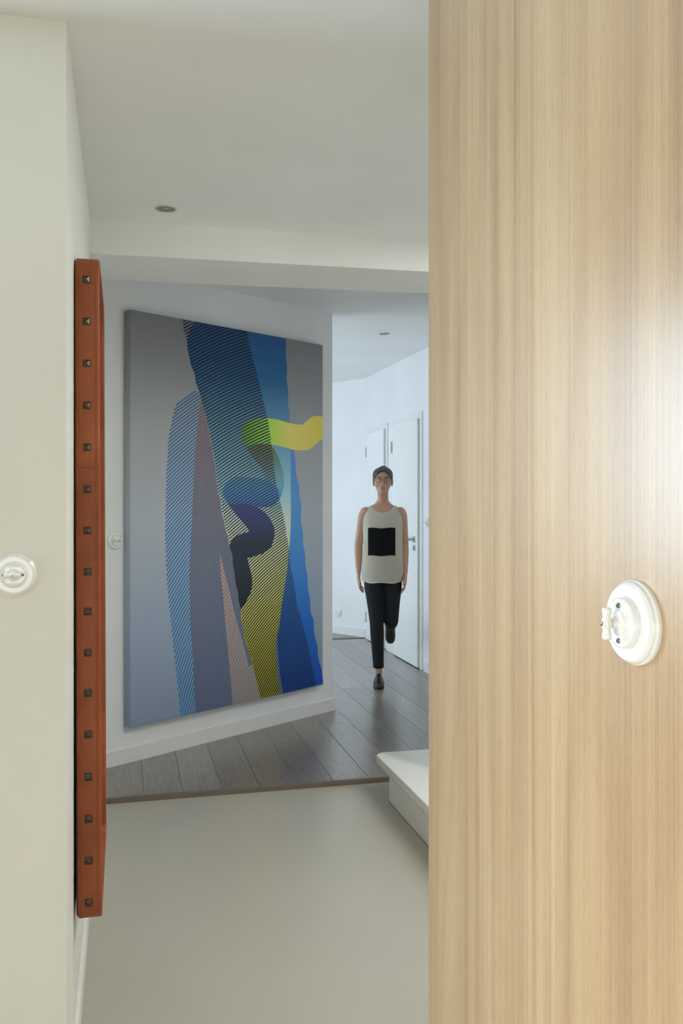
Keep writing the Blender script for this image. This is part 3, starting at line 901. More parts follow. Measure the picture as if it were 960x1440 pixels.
[7362,16108,7411,16040],[7850,16327,7897,16257],[8401,16560,8446,16489],[8969,16785,9012,16712],[9554,17001,9594,16927]],[[5411,14904,5467,14843],[5883,15174,5938,15111],[6371,15437,6424,15372],[6876,15692,6927,15626],[7397,15939,7446,15871],
[7933,16180,7980,16110],[8486,16412,8531,16341],[9055,16637,9098,16564],[9640,16853,9681,16779]],[[5449,14733,5505,14672],[5920,15004,5975,14941],[6407,15267,6460,15203],[6911,15523,6962,15457],[7431,15770,7480,15703],[7967,16011,8014,15942],
[8519,16244,8564,16174],[9088,16469,9131,16397],[9672,16686,9713,16612]],[[5486,14563,5543,14502],[5956,14834,6011,14772],[6443,15098,6496,15034],[6946,15354,6997,15288],[7465,15602,7515,15535],[8001,15843,8048,15775],[8552,16077,8598,16007],
[9120,16302,9164,16230],[9705,16519,9746,16446]],[[5524,14393,5581,14333],[5993,14664,6048,14603],[6479,14929,6532,14865],[6981,15185,7032,15120],[7500,15434,7549,15367],[8034,15676,8082,15608],[8585,15910,8631,15840],[9153,16135,9197,16064],
[9737,16352,9779,16279]],[[5561,14223,5618,14163],[6030,14495,6085,14434],[6514,14760,6568,14697],[7016,15017,7068,14952],[7534,15266,7584,15200],[8068,15509,8116,15441],[8618,15743,8664,15673],[9186,15969,9229,15898],[9769,16186,9811,16113]],
[[5599,14054,5656,13995],[6066,14327,6122,14266],[6550,14592,6604,14529],[7051,14850,7103,14785],[7568,15099,7618,15033],[8101,15342,8149,15274],[8651,15576,8697,15507],[9218,15802,9262,15732],[9802,16020,9843,15948]],[[5636,13886,5693,13827],
[6102,14159,6158,14098],[6586,14424,6639,14362],[7085,14682,7137,14618],[7602,14932,7652,14867],[8135,15175,8183,15108],[8684,15410,8731,15342],[9251,15637,9295,15566],[9834,15854,9876,15783]],[[5673,13718,5730,13659],[6139,13991,6194,13931],
[6621,14257,6675,14195],[7120,14516,7172,14452],[7636,14766,7686,14701],[8168,15009,8217,14943],[8717,15245,8764,15176],[9283,15471,9327,15401],[9866,15689,9908,15618]],[[5668,13525,5726,13467],[6132,13800,6188,13739],[6612,14067,6666,14005],
[7109,14326,7161,14263],[7623,14578,7673,14513],[8201,14844,8250,14777],[8750,15079,8796,15011],[9315,15306,9360,15237],[9898,15525,9940,15453]],[[5664,13333,5722,13275],[6125,13608,6181,13549],[6603,13876,6657,13815],[7143,14160,7196,14097],
[7656,14412,7707,14347],[8186,14657,8235,14591],[8783,14915,8829,14847],[9347,15142,9392,15072],[9929,15360,9972,15289]],[[5700,13167,5758,13109],[6161,13442,6217,13383],[6638,13711,6693,13650],[7178,13995,7230,13932],[7690,14247,7741,14183],
[8219,14492,8268,14426],[8815,14750,8862,14683],[9380,14978,9424,14909],[9961,15196,10004,15126]],[[5737,13001,5795,12943],[6197,13277,6253,13217],[6673,13545,6728,13484],[7212,13830,7265,13767],[7724,14082,7775,14018],[8252,14327,8301,14262],
[8848,14586,8895,14519],[9412,14814,9457,14745],[9993,15033,10036,14962]],[[5773,12836,5831,12778],[6232,13112,6289,13053],[6708,13380,6763,13320],[7246,13665,7299,13603],[7758,13918,7809,13854],[8285,14163,8334,14098],[8880,14422,8927,14355],
[9444,14650,9489,14582],[10024,14869,10067,14799]],[[5769,12645,5827,12588],[6225,12922,6282,12864],[6743,13216,6798,13156],[7235,13477,7288,13416],[7791,13754,7842,13691],[8318,14000,8368,13935],[8862,14237,8910,14171],[9476,14487,9521,14419],
[10056,14706,10099,14637]],[[5805,12481,5863,12424],[6261,12758,6317,12700],[6778,13052,6832,12992],[7269,13314,7322,13252],[7825,13591,7876,13527],[8351,13837,8401,13772],[8895,14074,8942,14008],[9508,14324,9553,14256],[10088,14543,10131,14474]],
[[5841,12316,5900,12260],[6296,12594,6353,12536],[6812,12889,6867,12829],[7303,13151,7356,13090],[7858,13427,7909,13365],[8384,13674,8434,13610],[8927,13912,8975,13846],[9540,14162,9585,14094],[10119,14381,10163,14312]],[[5919,12177,5977,12121],
[6374,12455,6431,12398],[6847,12725,6902,12666],[7337,12988,7390,12927],[7844,13242,7896,13180],[8417,13511,8466,13447],[8959,13749,9007,13684],[9520,13979,9565,13912],[10097,14199,10141,14131]],[[5997,12038,6055,11982],[6452,12317,6509,12259],
[6925,12587,6980,12528],[7416,12849,7470,12788],[7925,13103,7976,13041],[8449,13349,8499,13286],[8992,13588,9039,13523],[9551,13817,9597,13751],[10129,14038,10173,13970]],[[6034,11874,6093,11818],[6488,12153,6545,12096],[6960,12424,7015,12365],
[7450,12687,7504,12626],[7958,12941,8009,12879],[8482,13188,8532,13125],[9024,13426,9072,13362],[9583,13656,9629,13590],[10160,13877,10204,13809]],[[6072,11709,6131,11654],[6525,11989,6582,11932],[6995,12261,7050,12203],[7484,12525,7537,12465],
[7991,12780,8042,12718],[8514,13027,8564,12964],[9055,13266,9103,13201],[9614,13496,9660,13430],[10191,13716,10235,13649]],[[6070,11519,6129,11464],[6520,11800,6577,11744],[6987,12074,7043,12016],[7473,12339,7527,12280],[7977,12596,8029,12535],
[8546,12866,8597,12804],[9087,13105,9135,13041],[9645,13336,9691,13270],[10222,13557,10266,13490]],[[6069,11328,6128,11274],[6515,11611,6573,11555],[6980,11887,7036,11829],[7507,12178,7561,12119],[8010,12435,8062,12374],[8530,12684,8581,12622],
[9118,12946,9167,12882],[9676,13176,9722,13111],[10252,13398,10296,13331]],[[6109,11164,6168,11110],[6554,11448,6612,11392],[7017,11724,7074,11667],[7543,12016,7598,11957],[8045,12274,8097,12214],[8564,12524,8615,12462],[9151,12787,9200,12723],
[9708,13018,9755,12953],[10283,13239,10328,13173]],[[6190,11028,6249,10974],[6636,11311,6694,11256],[7099,11588,7156,11531],[7581,11856,7635,11798],[8081,12116,8134,12056],[8647,12389,8698,12327],[9185,12630,9234,12566],[9742,12861,9788,12796],
[10316,13083,10361,13017]],[[6232,10866,6291,10812],[6676,11150,6734,11095],[7138,11427,7195,11371],[7619,11697,7673,11638],[8117,11957,8170,11897],[8682,12232,8733,12170],[9219,12473,9268,12410],[9775,12705,9822,12641],[10349,12928,10394,12862]],
[[6273,10703,6333,10650],[6717,10989,6775,10934],[7177,11267,7234,11210],[7656,11537,7711,11479],[8154,11799,8207,11739],[8717,12074,8768,12013],[9253,12317,9302,12255],[9808,12550,9855,12486],[10381,12773,10426,12707]],[[6315,10541,6375,10488],
[6757,10827,6815,10773],[7216,11106,7273,11050],[7694,11377,7749,11320],[8190,11640,8243,11581],[8751,11917,8803,11856],[9286,12161,9336,12099],[9840,12395,9887,12331],[10413,12619,10458,12553]],[[6357,10379,6417,10326],[6797,10666,6856,10612],
[7255,10946,7313,10890],[7776,11242,7831,11185],[8272,11505,8326,11446],[8786,11760,8838,11700],[9369,12027,9418,11965],[9923,12261,9970,12198],[10497,12485,10542,12420]],[[6399,10216,6459,10164],[6838,10505,6897,10451],[7295,10785,7352,10730],
[7813,11083,7869,11026],[8308,11347,8362,11288],[8821,11603,8873,11543],[9402,11872,9452,11810],[9955,12107,10002,12044],[10527,12332,10573,12267]],[[6481,10080,6541,10028],[6919,10369,6978,10315],[7376,10650,7433,10595],[7851,10924,7907,10867],
[8344,11189,8399,11130],[8903,11469,8955,11409],[9435,11716,9485,11655],[9986,11953,10034,11890],[10557,12179,10603,12115]],[[6562,9944,6622,9892],[7000,10234,7059,10180],[7457,10515,7515,10460],[7932,10789,7988,10732],[8426,11054,8480,10996],
[8937,11312,8990,11252],[9468,11561,9518,11499],[10018,11799,10066,11736],[10587,12026,10634,11962]],[[6604,9782,6665,9730],[7041,10072,7100,10019],[7496,10355,7554,10300],[7970,10630,8026,10573],[8462,10896,8517,10838],[8972,11155,9025,11096],
[9501,11405,9552,11344],[10049,11645,10098,11582],[10617,11874,10664,11810]],[[6646,9620,6707,9568],[7082,9911,7141,9858],[7535,10195,7593,10140],[8007,10471,8064,10414],[8498,10738,8553,10681],[9053,11021,9107,10962],[9583,11272,9634,11211],
[10131,11512,10180,11450],[10699,11742,10746,11678]],[[6650,9431,6711,9380],[7082,9724,7142,9671],[7533,10009,7591,9955],[8045,10312,8102,10256],[8534,10580,8589,10523],[9041,10841,9094,10783],[9615,11116,9667,11056],[10162,11358,10212,11296],
[10729,11590,10776,11526]],[[6654,9242,6715,9191],[7123,9562,7183,9510],[7572,9849,7631,9795],[8039,10128,8096,10072],[8570,10422,8625,10365],[9122,10708,9176,10650],[9648,10961,9700,10901],[10193,11204,10243,11142],[10811,11458,10858,11395]],
[[6735,9106,6796,9055],[7164,9401,7224,9349],[7653,9714,7711,9660],[8120,9993,8177,9938],[8651,10289,8707,10232],[9156,10551,9210,10493],[9681,10805,9733,10746],[10275,11072,10325,11010],[10840,11305,10888,11243]],[[6778,8944,6840,8893],[7205,
9240,7265,9188],[7692,9554,7751,9501],[8158,9834,8215,9779],[8687,10131,8743,10074],[9191,10395,9245,10337],[9714,10650,9766,10590],[10306,10918,10356,10857],[10869,11153,10918,11090]],[[6859,8808,6921,8758],[7286,9105,7346,9053],[7773,9420,
7831,9367],[8238,9701,8296,9646],[8768,9997,8824,9941],[9272,10262,9326,10204],[9795,10517,9847,10458],[10387,10786,10438,10725],[10951,11021,11000,10959]],[[6903,8645,6965,8595],[7327,8944,7388,8892],[7812,9260,7871,9207],[8276,9542,8333,9487],
[8803,9840,8859,9784],[9306,10105,9360,10048],[9827,10362,9880,10303],[10418,10631,10469,10571],[10980,10869,11030,10807]],[[6909,8454,6972,8405],[7369,8782,7430,8730],[7810,9074,7870,9021],[8270,9357,8328,9303],[8794,9657,8851,9602],[9340,9949,
9395,9892],[9860,10207,9913,10148],[10399,10455,10451,10395],[11010,10716,11059,10654]],[[6916,8263,6979,8214],[7372,8592,7433,8542],[7809,8887,7869,8834],[8308,9198,8367,9144],[8786,9475,8843,9420],[9328,9768,9383,9712],[9892,10051,9946,9993],
[10430,10301,10482,10241],[11039,10563,11089,10502]],[[6929,8073,6992,8024],[7381,8404,7443,8354],[7855,8727,7915,8675],[8310,9014,8369,8961],[8828,9318,8885,9263],[9368,9612,9423,9556],[9883,9873,9937,9815],[10468,10148,10520,10088],[11075,
10411,11125,10350]],[[6979,7914,7042,7865],[7430,8246,7491,8196],[7902,8570,7962,8518],[8355,8858,8414,8805],[8871,9164,8928,9109],[9409,9460,9465,9404],[9923,9722,9977,9664],[10506,9997,10558,9938],[11112,10262,11162,10201]],[[7029,7755,7092,
7706],[7478,8088,7540,8038],[7948,8413,8009,8361],[8399,8703,8459,8650],[8913,9010,8971,8955],[9450,9307,9506,9251],[9962,9570,10016,9513],[10543,9847,10596,9788],[11148,10113,11199,10052]],[[7079,7596,7142,7548],[7526,7930,7588,7880],[7955,
8229,8016,8178],[8444,8547,8504,8494],[8913,8830,8971,8776],[9445,9130,9501,9074],[10001,9419,10056,9362],[10532,9675,10584,9616],[11133,9942,11184,9882]],[[7093,7408,7156,7361],[7536,7744,7599,7695],[8001,8072,8062,8022],[8447,8365,8507,8313],
[8956,8676,9014,8622],[9486,8977,9543,8922],[9993,9244,10048,9188],[10569,9525,10622,9467],[11169,9794,11220,9734]],[[7107,7221,7171,7173],[7547,7559,7609,7510],[8008,7888,8070,7838],[8492,8209,8552,8158],[8999,8521,9057,8468],[9482,8799,9539,
8744],[10032,9093,10087,9036],[10606,9375,10660,9317],[11205,9645,11256,9586]],[[7122,7033,7186,6986],[7558,7373,7621,7324],[8016,7704,8077,7654],[8496,8027,8556,7976],[8999,8341,9057,8288],[9568,8671,9625,8616],[10118,8965,10174,8909],[10692,
9248,10746,9190],[11291,9519,11343,9460]],[[7173,6873,7237,6826],[7607,7214,7670,7166],[8063,7547,8125,7498],[8541,7871,8601,7820],[9042,8186,9101,8134],[9609,8518,9667,8463],[10158,8813,10213,8757],[10730,9098,10783,9040],[11326,9371,11378,
9312]],[[7260,6742,7324,6696],[7693,7084,7756,7036],[8149,7417,8211,7368],[8627,7742,8687,7691],[9128,8058,9187,8005],[9651,8364,9708,8310],[10197,8661,10253,8606],[10767,8947,10821,8890],[11362,9222,11414,9164]],[[7311,6582,7375,6536],[7743,
6925,7806,6878],[8196,7260,8258,7211],[8672,7586,8732,7536],[9171,7903,9230,7851],[9692,8211,9750,8158],[10236,8509,10293,8454],[10805,8797,10859,8740],[11397,9073,11450,9015]],[[7328,6393,7392,6347],[7755,6738,7819,6691],[8205,7075,8267,7026],
[8677,7403,8738,7353],[9171,7722,9231,7671],[9733,8058,9791,8005],[10276,8358,10332,8303],[10842,8647,10897,8590],[11433,8924,11486,8867]],[[7345,6204,7410,6158],[7769,6551,7832,6504],[8214,6890,8277,6841],[8722,7247,8783,7197],[9215,7568,9275,
7516],[9730,7879,9788,7826],[10315,8206,10371,8151],[10879,8496,10934,8440],[11468,8775,11522,8718]],[[7363,6014,7428,5969],[7783,6363,7847,6316],[8224,6704,8287,6656],[8728,7064,8789,7014],[9216,7386,9276,7335],[9727,7700,9786,7648],[10308,
8029,10365,7975],[10869,8322,10924,8266],[11454,8603,11507,8546]],[[7416,5854,7481,5809],[7833,6204,7897,6157],[8272,6546,8335,6498],[8773,6907,8835,6858],[9260,7231,9320,7180],[9769,7547,9828,7494],[10347,7877,10404,7823],[10906,8171,10961,
8116],[11489,8454,11543,8398]],[[7468,5693,7533,5648],[7884,6044,7948,5998],[8321,6388,8384,6340],[8780,6723,8842,6674],[9262,7049,9323,6999],[9810,7393,9869,7341],[10340,7700,10398,7647],[10895,7997,10951,7942],[11475,8282,11529,8226]],[[7521,
5532,7586,5488],[7934,5885,7998,5839],[8369,6229,8432,6182],[8826,6566,8888,6517],[9306,6894,9367,6844],[9851,7239,9911,7188],[10379,7548,10437,7495],[10932,7846,10988,7792],[11509,8133,11564,8077]],[[7540,5342,7606,5297],[7950,5696,8014,5650],
[8380,6043,8444,5996],[8833,6381,8896,6333],[9309,6711,9370,6662],[9850,7059,9910,7008],[10374,7371,10432,7318],[10922,7671,10979,7617],[11495,7961,11550,7905]],[[7560,5150,7626,5107],[7966,5507,8030,5461],[8392,5855,8456,5809],[8880,6224,8942,
6176],[9353,6556,9414,6506],[9849,6879,9909,6828],[10413,7218,10471,7166],[10959,7521,11016,7467],[11530,7812,11585,7756]],[[7581,4959,7647,4916],[7982,5317,8047,5272],[8441,5696,8505,5650],[8888,6039,8951,5991],[9397,6400,9459,6351],[9891,6724,
9951,6674],[10408,7040,10467,6988],[10996,7370,11053,7316],[11564,7663,11620,7608]],[[7602,4767,7668,4724],[8000,5127,8065,5083],[8454,5509,8518,5463],[8935,5881,8997,5834],[9401,6216,9463,6167],[9891,6543,9952,6493],[10447,6887,10506,6835],
[11032,7219,11090,7165],[11598,7514,11654,7459]],[[7656,4606,7722,4563],[8086,4996,8150,4952],[8504,5349,8568,5304],[8981,5723,9044,5676],[9446,6060,9508,6011],[9975,6415,10035,6365],[10531,6760,10590,6708],[11069,7067,11127,7014],[11681,7388,
11737,7334]],[[7710,4444,7776,4401],[8137,4835,8202,4791],[8553,5190,8617,5145],[9028,5566,9091,5519],[9490,5904,9552,5855],[10016,6260,10077,6211],[10570,6607,10629,6556],[11106,6916,11164,6864],[11715,7239,11771,7185]],[[7733,4251,7799,4209],
[8156,4645,8221,4601],[8603,5030,8667,4985],[9038,5379,9101,5333],[9535,5747,9597,5699],[10058,6105,10119,6056],[10566,6427,10625,6377],[11143,6765,11201,6712],[11749,7090,11806,7036]],[[7756,4058,7822,4016],[8175,4453,8240,4410],[8617,4841,
8682,4797],[9085,5221,9148,5175],[9579,5590,9642,5543],[10059,5923,10121,5874],[10605,6274,10665,6223],[11180,6613,11238,6561],[11783,6940,11840,6886]],[[7780,3865,7846,3823],[8194,4262,8260,4219],[8632,4652,8697,4607],[9096,5033,9159,4987],
[9585,5405,9648,5358],[10101,5768,10163,5719],[10645,6120,10705,6070],[11216,6461,11275,6410],[11817,6790,11875,6737]],[[7835,3702,7901,3660],[8247,4100,8312,4057],[8683,4491,8748,4447],[9143,4874,9207,4829],[9630,5248,9693,5201],[10144,5612,
10205,5564],[10684,5966,10745,5917],[11253,6309,11312,6258],[11852,6640,11909,6587]],[[7921,3569,7987,3528],[8332,3969,8398,3926],[8768,4361,8832,4317],[9228,4745,9291,4699],[9714,5119,9776,5073],[10186,5457,10248,5409],[10724,5813,10784,5763],
[11290,6157,11349,6106],[11886,6490,11943,6437]],[[8007,3437,8074,3396],[8418,3838,8483,3795],[8852,4230,8917,4186],[9275,4585,9339,4540],[9759,4962,9821,4916],[10268,5329,10330,5281],[10763,5659,10824,5609],[11327,6005,11386,5954],[11919,6340,
11977,6287]],[[8063,3273,8129,3232],[8470,3676,8536,3633],[8902,4070,8967,4026],[9323,4426,9387,4382],[9804,4804,9867,4758],[10310,5173,10372,5126],[10802,5505,10863,5456],[11363,5853,11423,5802],[11953,6189,12011,6137]],[[8119,3109,8185,3069],
[8523,3513,8589,3471],[8953,3909,9017,3866],[9371,4267,9435,4222],[9849,4646,9912,4601],[10352,5017,10414,4970],[10842,5350,10903,5302],[11400,5700,11459,5650],[11987,6039,12045,5987]],[[8145,2914,8212,2873],[8545,3320,8611,3278],[8969,3718,
9034,3675],[9419,4107,9483,4063],[9894,4488,9957,4443],[10355,4832,10417,4786],[10881,5196,10942,5148],[11436,5548,11496,5498],[12020,5888,12078,5837]],[[8201,2748,8268,2708],[8597,3156,8663,3114],[9018,3555,9084,3512],[9465,3946,9529,3902],
[9937,4329,10001,4284],[10396,4675,10458,4628],[10918,5040,10980,4992],[11470,5394,11530,5344],[12051,5736,12110,5685]],[[8286,2613,8353,2573],[8681,3022,8747,2980],[9101,3422,9167,3380],[9512,3785,9576,3741],[9981,4169,10045,4124],[10476,4545,
10539,4498],[10956,4884,11018,4836],[11504,5240,11565,5190],[12083,5584,12142,5533]],[[8372,2477,8439,2437],[8765,2887,8832,2846],[9151,3259,9217,3216],[9593,3653,9658,3609],[10025,4008,10089,3963],[10517,4386,10580,4340],[11035,4754,11097,4706],
[11539,5085,11600,5035],[12114,5431,12174,5380]],[[8428,2310,8495,2270],[8818,2721,8885,2680],[9201,3094,9267,3052],[9640,3490,9705,3446],[10069,3847,10133,3802],[10558,4226,10621,4180],[11073,4596,11135,4549],[11574,4929,11635,4880],[12145,
5277,12205,5227]],[[8485,2141,8552,2101],[8872,2554,8939,2513],[9252,2929,9318,2886],[9688,3326,9753,3283],[10113,3685,10178,3640],[10599,4066,10663,4020],[11111,4438,11174,4391],[11609,4772,11670,4723],[12177,5123,12237,5073]],[[8513,1939,8581,
1900],[8895,2355,8963,2314],[9302,2762,9369,2720],[9735,3162,9801,3118],[10194,3552,10259,3508],[10640,3905,10705,3859],[11149,4279,11212,4232],[11686,4642,11748,4594],[12253,4995,12313,4944]],[[8543,1737,8611,1697],[8920,2154,8987,2114],[9322,
2564,9389,2522],[9749,2966,9815,2923],[10203,3359,10268,3315],[10720,3773,10784,3727],[11228,4148,11291,4100],[11764,4512,11826,4464],[12329,4866,12390,4816]],[[8601,1566,8669,1526],[8975,1985,9043,1944],[9374,2396,9441,2355],[9831,2831,9897,
2788],[10283,3225,10349,3181],[10761,3611,10826,3565],[11306,4016,11370,3969],[11841,4382,11903,4333],[12405,4736,12466,4686]],[[8659,1394,8727,1355],[9030,1814,9098,1774],[9426,2228,9493,2186],[9880,2664,9946,2621],[10328,3060,10394,3016],[10803,
3448,10868,3402],[11344,3855,11408,3808],[11875,4223,11938,4174],[12436,4580,12497,4530]],[[8718,1221,8786,1182],[9086,1643,9154,1603],[9478,2058,9546,2017],[9928,2496,9995,2454],[10374,2894,10440,2850],[10845,3284,10910,3239],[11382,3693,11446,
3646],[11910,4063,11973,4015],[12467,4422,12529,4373]],[[8776,1048,8845,1009],[9142,1471,9210,1432],[9562,1920,9629,1879],[9977,2328,10044,2286],[10454,2758,10520,2714],[10924,3149,10989,3104],[11420,3531,11485,3484],[11986,3931,12050,3883],
[12542,4291,12604,4242]],[[8836,873,8905,835],[9198,1299,9266,1259],[9614,1749,9682,1708],[10027,2159,10094,2117],[10500,2591,10566,2547],[10966,2984,11031,2939],[11459,3368,11523,3321],[12021,3770,12084,3722],[12573,4132,12635,4083]],[[8869,
665,8938,627],[9254,1125,9323,1086],[9636,1545,9705,1504],[10076,1989,10144,1947],[10511,2392,10578,2349],[11008,2818,11074,2773],[11536,3233,11601,3186],[12055,3608,12119,3560],[12647,4000,12710,3951]],[[8929,489,8998,451],[9310,951,9379,911],
[9690,1372,9758,1332],[10126,1818,10194,1776],[10557,2223,10624,2180],[11050,2651,11117,2606],[11574,3068,11640,3022],[12090,3445,12154,3397],[12678,3839,12741,3790]],[[8989,312,9059,274],[9367,776,9437,736],[9773,1231,9842,1190],[10176,1646,
10244,1604],[10638,2084,10705,2041],[11129,2513,11195,2469],[11613,2902,11679,2856],[12166,3310,12230,3263],[12752,3706,12815,3657]],[[9075,168,9145,130],[9452,632,9522,593],[9827,1057,9896,1016],[10258,1505,10326,1464],[10684,1914,10752,1871],
[11171,2344,11238,2300],[11690,2765,11756,2719],[12200,3146,12265,3098],[12783,3544,12846,3495]],[[9136,-11,9206,-49],[9510,455,9579,416],[9910,914,9979,873],[10308,1332,10376,1290],[10764,1773,10832,1730],[11250,2205,11317,2161],[11729,2598,
11795,2552],[12276,3009,12341,2962],[12856,3409,12920,3360]],[[9326,-22,9396,-60],[9678,410,9748,370],[10053,835,10122,795],[10453,1253,10521,1212],[10878,1663,10946,1620],[11364,2096,11431,2052],[11843,2489,11909,2443],[12350,2872,12416,2825],
[12887,3245,12951,3197]],[[9544,-1,9614,-40],[9875,396,9945,357],[10256,821,10325,780],[10662,1238,10730,1196],[11059,1615,11127,1572],[11478,1987,11545,1942],[11957,2380,12024,2334],[12465,2764,12531,2717],[12960,3109,13024,3061]],[[9737,-14,
9807,-53],[10073,383,10143,343],[10430,774,10499,733],[10807,1158,10876,1116],[11206,1536,11274,1493],[11591,1876,11658,1832],[12033,2240,12100,2195],[12500,2596,12565,2549],[12990,2943,13055,2895]],[[9959,5,10029,-34],[10273,368,10343,328],
[10604,726,10673,684],[10985,1109,11054,1067],[11353,1456,11421,1412],[11740,1796,11808,1752],[12185,2160,12252,2114],[12613,2486,12679,2440],[13063,2805,13128,2758]],[[10183,24,10253,-16],[10474,352,10543,312],[10809,709,10879,668],[11163,1060,
11232,1018],[11500,1375,11569,1332],[11853,1685,11921,1640],[12260,2019,12327,1974],[12687,2347,12753,2300],[13093,2638,13159,2590]],[[10380,9,10450,-31],[10676,336,10745,295],[10985,660,11054,618],[11309,979,11377,937],[11647,1294,11716,1250],
[11966,1573,12033,1528],[12335,1877,12402,1832],[12721,2176,12788,2130],[13124,2470,13190,2422]],[[10608,25,10678,-15],[10879,319,10948,278],[11160,610,11230,568],[11487,929,11556,886],[11794,1212,11862,1168],[12114,1491,12182,1446],[12485,1795,
12553,1750],[12834,2065,12900,2018],[13196,2329,13262,2282]],[[10839,41,10908,0],[11083,301,11152,260],[11368,591,11438,549],[11666,878,11735,835],[11941,1129,12009,1086],[12226,1378,12294,1333],[12560,1652,12627,1607],[12907,1923,12974,1876],
[13227,2159,13293,2112]],[[11040,23,11110,-18],[11288,283,11358,241],[11545,540,11614,498],[11811,795,11880,752],[12087,1046,12156,1003],[12338,1264,12406,1219],[12633,1509,12701,1463],[12940,1750,13007,1704],[13258,1987,13324,1941]],[[11276,
36,11346,-5],[11528,295,11598,254],[11823,584,11892,541],[12096,837,12164,793],[12378,1087,12447,1042],[12672,1333,12740,1288],[13015,1606,13082,1560],[13331,1844,13398,1797]],[[11515,53,11585,11],[11805,343,11875,300],[12073,598,12142,555],
[12386,881,12455,837],[12713,1160,12781,1115],[13014,1404,13082,1358],[13367,1674,13434,1627]],[[11757,68,11827,25],[12019,325,12089,282],[12256,547,12326,504],[12537,799,12606,755],[12828,1047,12897,1002],[13092,1261,13160,1215],[13403,1502,
13471,1455]],[[11969,49,12040,7],[12235,306,12305,263],[12511,559,12580,515],[12833,840,12902,795],[13131,1086,13200,1041],[13440,1329,13508,1282]],[[12216,62,12287,19],[12453,285,12523,242],[12697,507,12767,462],[12986,756,13055,711],[13247,
972,13316,926],[13517,1184,13586,1138]],[[12466,73,12537,30],[12742,327,12812,283],[12992,547,13062,502],[13250,764,13320,719],[13556,1009,13624,962]],[[12719,83,12790,39],[13000,336,13071,291],[13292,586,13362,540],[13595,832,13664,785]],[[12975,
92,13046,47],[13189,281,13259,236],[13409,468,13479,423],[13635,653,13705,607]],[[13234,99,13305,54],[13452,287,13522,242],[13676,473,13746,427]],[[13496,105,13567,60],[13718,292,13789,246]]],"sA":[[[2892,17023,2953,16962],[3159,17207,3220,17146],
[3431,17391,3491,17329],[3707,17575,3767,17512],[3987,17757,4047,17694],[4273,17938,4332,17874]],[[2776,16764,2838,16703],[3119,17000,3180,16939],[3429,17209,3490,17147],[3786,17443,3845,17380],[4110,17649,4169,17584],[4485,17876,4542,17810]],
[[2705,16530,2766,16469],[3007,16740,3068,16678],[3276,16923,3337,16861],[3590,17130,3650,17067],[3910,17336,3969,17272],[4195,17515,4253,17450],[4529,17717,4586,17650]],[[2637,16297,2699,16237],[2937,16507,2999,16446],[3244,16716,3304,16654],
[3556,16924,3616,16861],[3915,17155,3974,17091],[4241,17359,4299,17294],[4575,17561,4632,17494]],[[2608,16090,2670,16030],[2907,16300,2969,16239],[3250,16535,3311,16473],[3562,16742,3622,16680],[3880,16948,3939,16885],[4245,17178,4304,17113],
[4578,17380,4635,17314]],[[2543,15856,2605,15796],[2840,16066,2902,16005],[3104,16249,3166,16187],[3412,16457,3473,16395],[3726,16664,3786,16601],[4046,16869,4105,16805],[4331,17048,4390,16983],[4664,17249,4722,17183]],[[2479,15621,2542,15561],
[2774,15831,2836,15771],[3074,16040,3136,15979],[3380,16249,3441,16187],[3731,16482,3792,16419],[4050,16687,4111,16624],[4376,16891,4435,16827],[4709,17094,4767,17028]],[[2417,15384,2480,15325],[2745,15621,2808,15561],[3044,15831,3106,15770],
[3387,16066,3448,16004],[3737,16299,3798,16236],[4095,16531,4156,16467],[4421,16735,4480,16671],[4795,16963,4853,16897]],[[2392,15172,2456,15113],[2682,15384,2745,15325],[2977,15595,3040,15535],[3279,15805,3341,15743],[3587,16013,3649,15950],
[3861,16194,3922,16131],[4180,16400,4241,16336],[4506,16604,4566,16540],[4838,16807,4897,16741]],[[2369,14959,2433,14901],[2656,15172,2720,15113],[2949,15384,3012,15324],[3249,15594,3311,15533],[3555,15803,3617,15741],[3906,16036,3968,15974],
[4225,16242,4286,16179],[4550,16447,4610,16383],[4882,16650,4941,16585]],[[2347,14745,2412,14687],[2631,14959,2695,14901],[2922,15172,2986,15112],[3257,15409,3320,15349],[3562,15619,3624,15557],[3872,15827,3934,15764],[4229,16059,4290,15996],
[4553,16265,4613,16200],[4883,16468,4943,16403]],[[2361,14556,2426,14499],[2643,14772,2708,14714],[2969,15012,3033,14953],[3266,15224,3329,15164],[3607,15460,3670,15399],[3917,15669,3979,15606],[4233,15876,4295,15813],[4596,16107,4657,16043],
[4926,16311,4986,16246]],[[2340,14340,2406,14283],[2656,14584,2721,14526],[2979,14825,3044,14766],[3274,15038,3338,14978],[3614,15275,3677,15214],[3961,15510,4024,15448],[4277,15717,4339,15655],[4639,15949,4701,15886],[5010,16180,5071,16115]],
[[2320,14123,2387,14067],[2633,14368,2699,14310],[2954,14611,3019,14552],[3283,14851,3347,14791],[3621,15089,3684,15028],[3967,15325,4030,15263],[4320,15559,4383,15496],[4682,15791,4744,15728],[5052,16022,5113,15957]],[[2301,13905,2368,13849],
[2611,14151,2677,14094],[2965,14422,3030,14364],[3292,14663,3357,14604],[3666,14929,3730,14868],[4011,15165,4074,15103],[4364,15400,4426,15337],[4765,15659,4827,15595],[5136,15889,5197,15825]],[[2282,13687,2350,13631],[2624,13961,2691,13904],
[2940,14206,3006,14148],[3301,14475,3366,14416],[3635,14715,3700,14655],[4016,14979,4080,14917],[4407,15240,4470,15178],[4767,15474,4829,15410],[5177,15731,5239,15667]],[[2264,13468,2332,13412],[2602,13743,2670,13687],[2951,14016,3018,13958],
[3274,14259,3340,14201],[3642,14527,3707,14467],[4021,14792,4085,14731],[4370,15028,4434,14966],[4768,15289,4831,15225],[5177,15546,5239,15482]],[[2246,13248,2315,13193],[2582,13524,2649,13468],[2927,13798,2994,13741],[3283,14070,3349,14011],
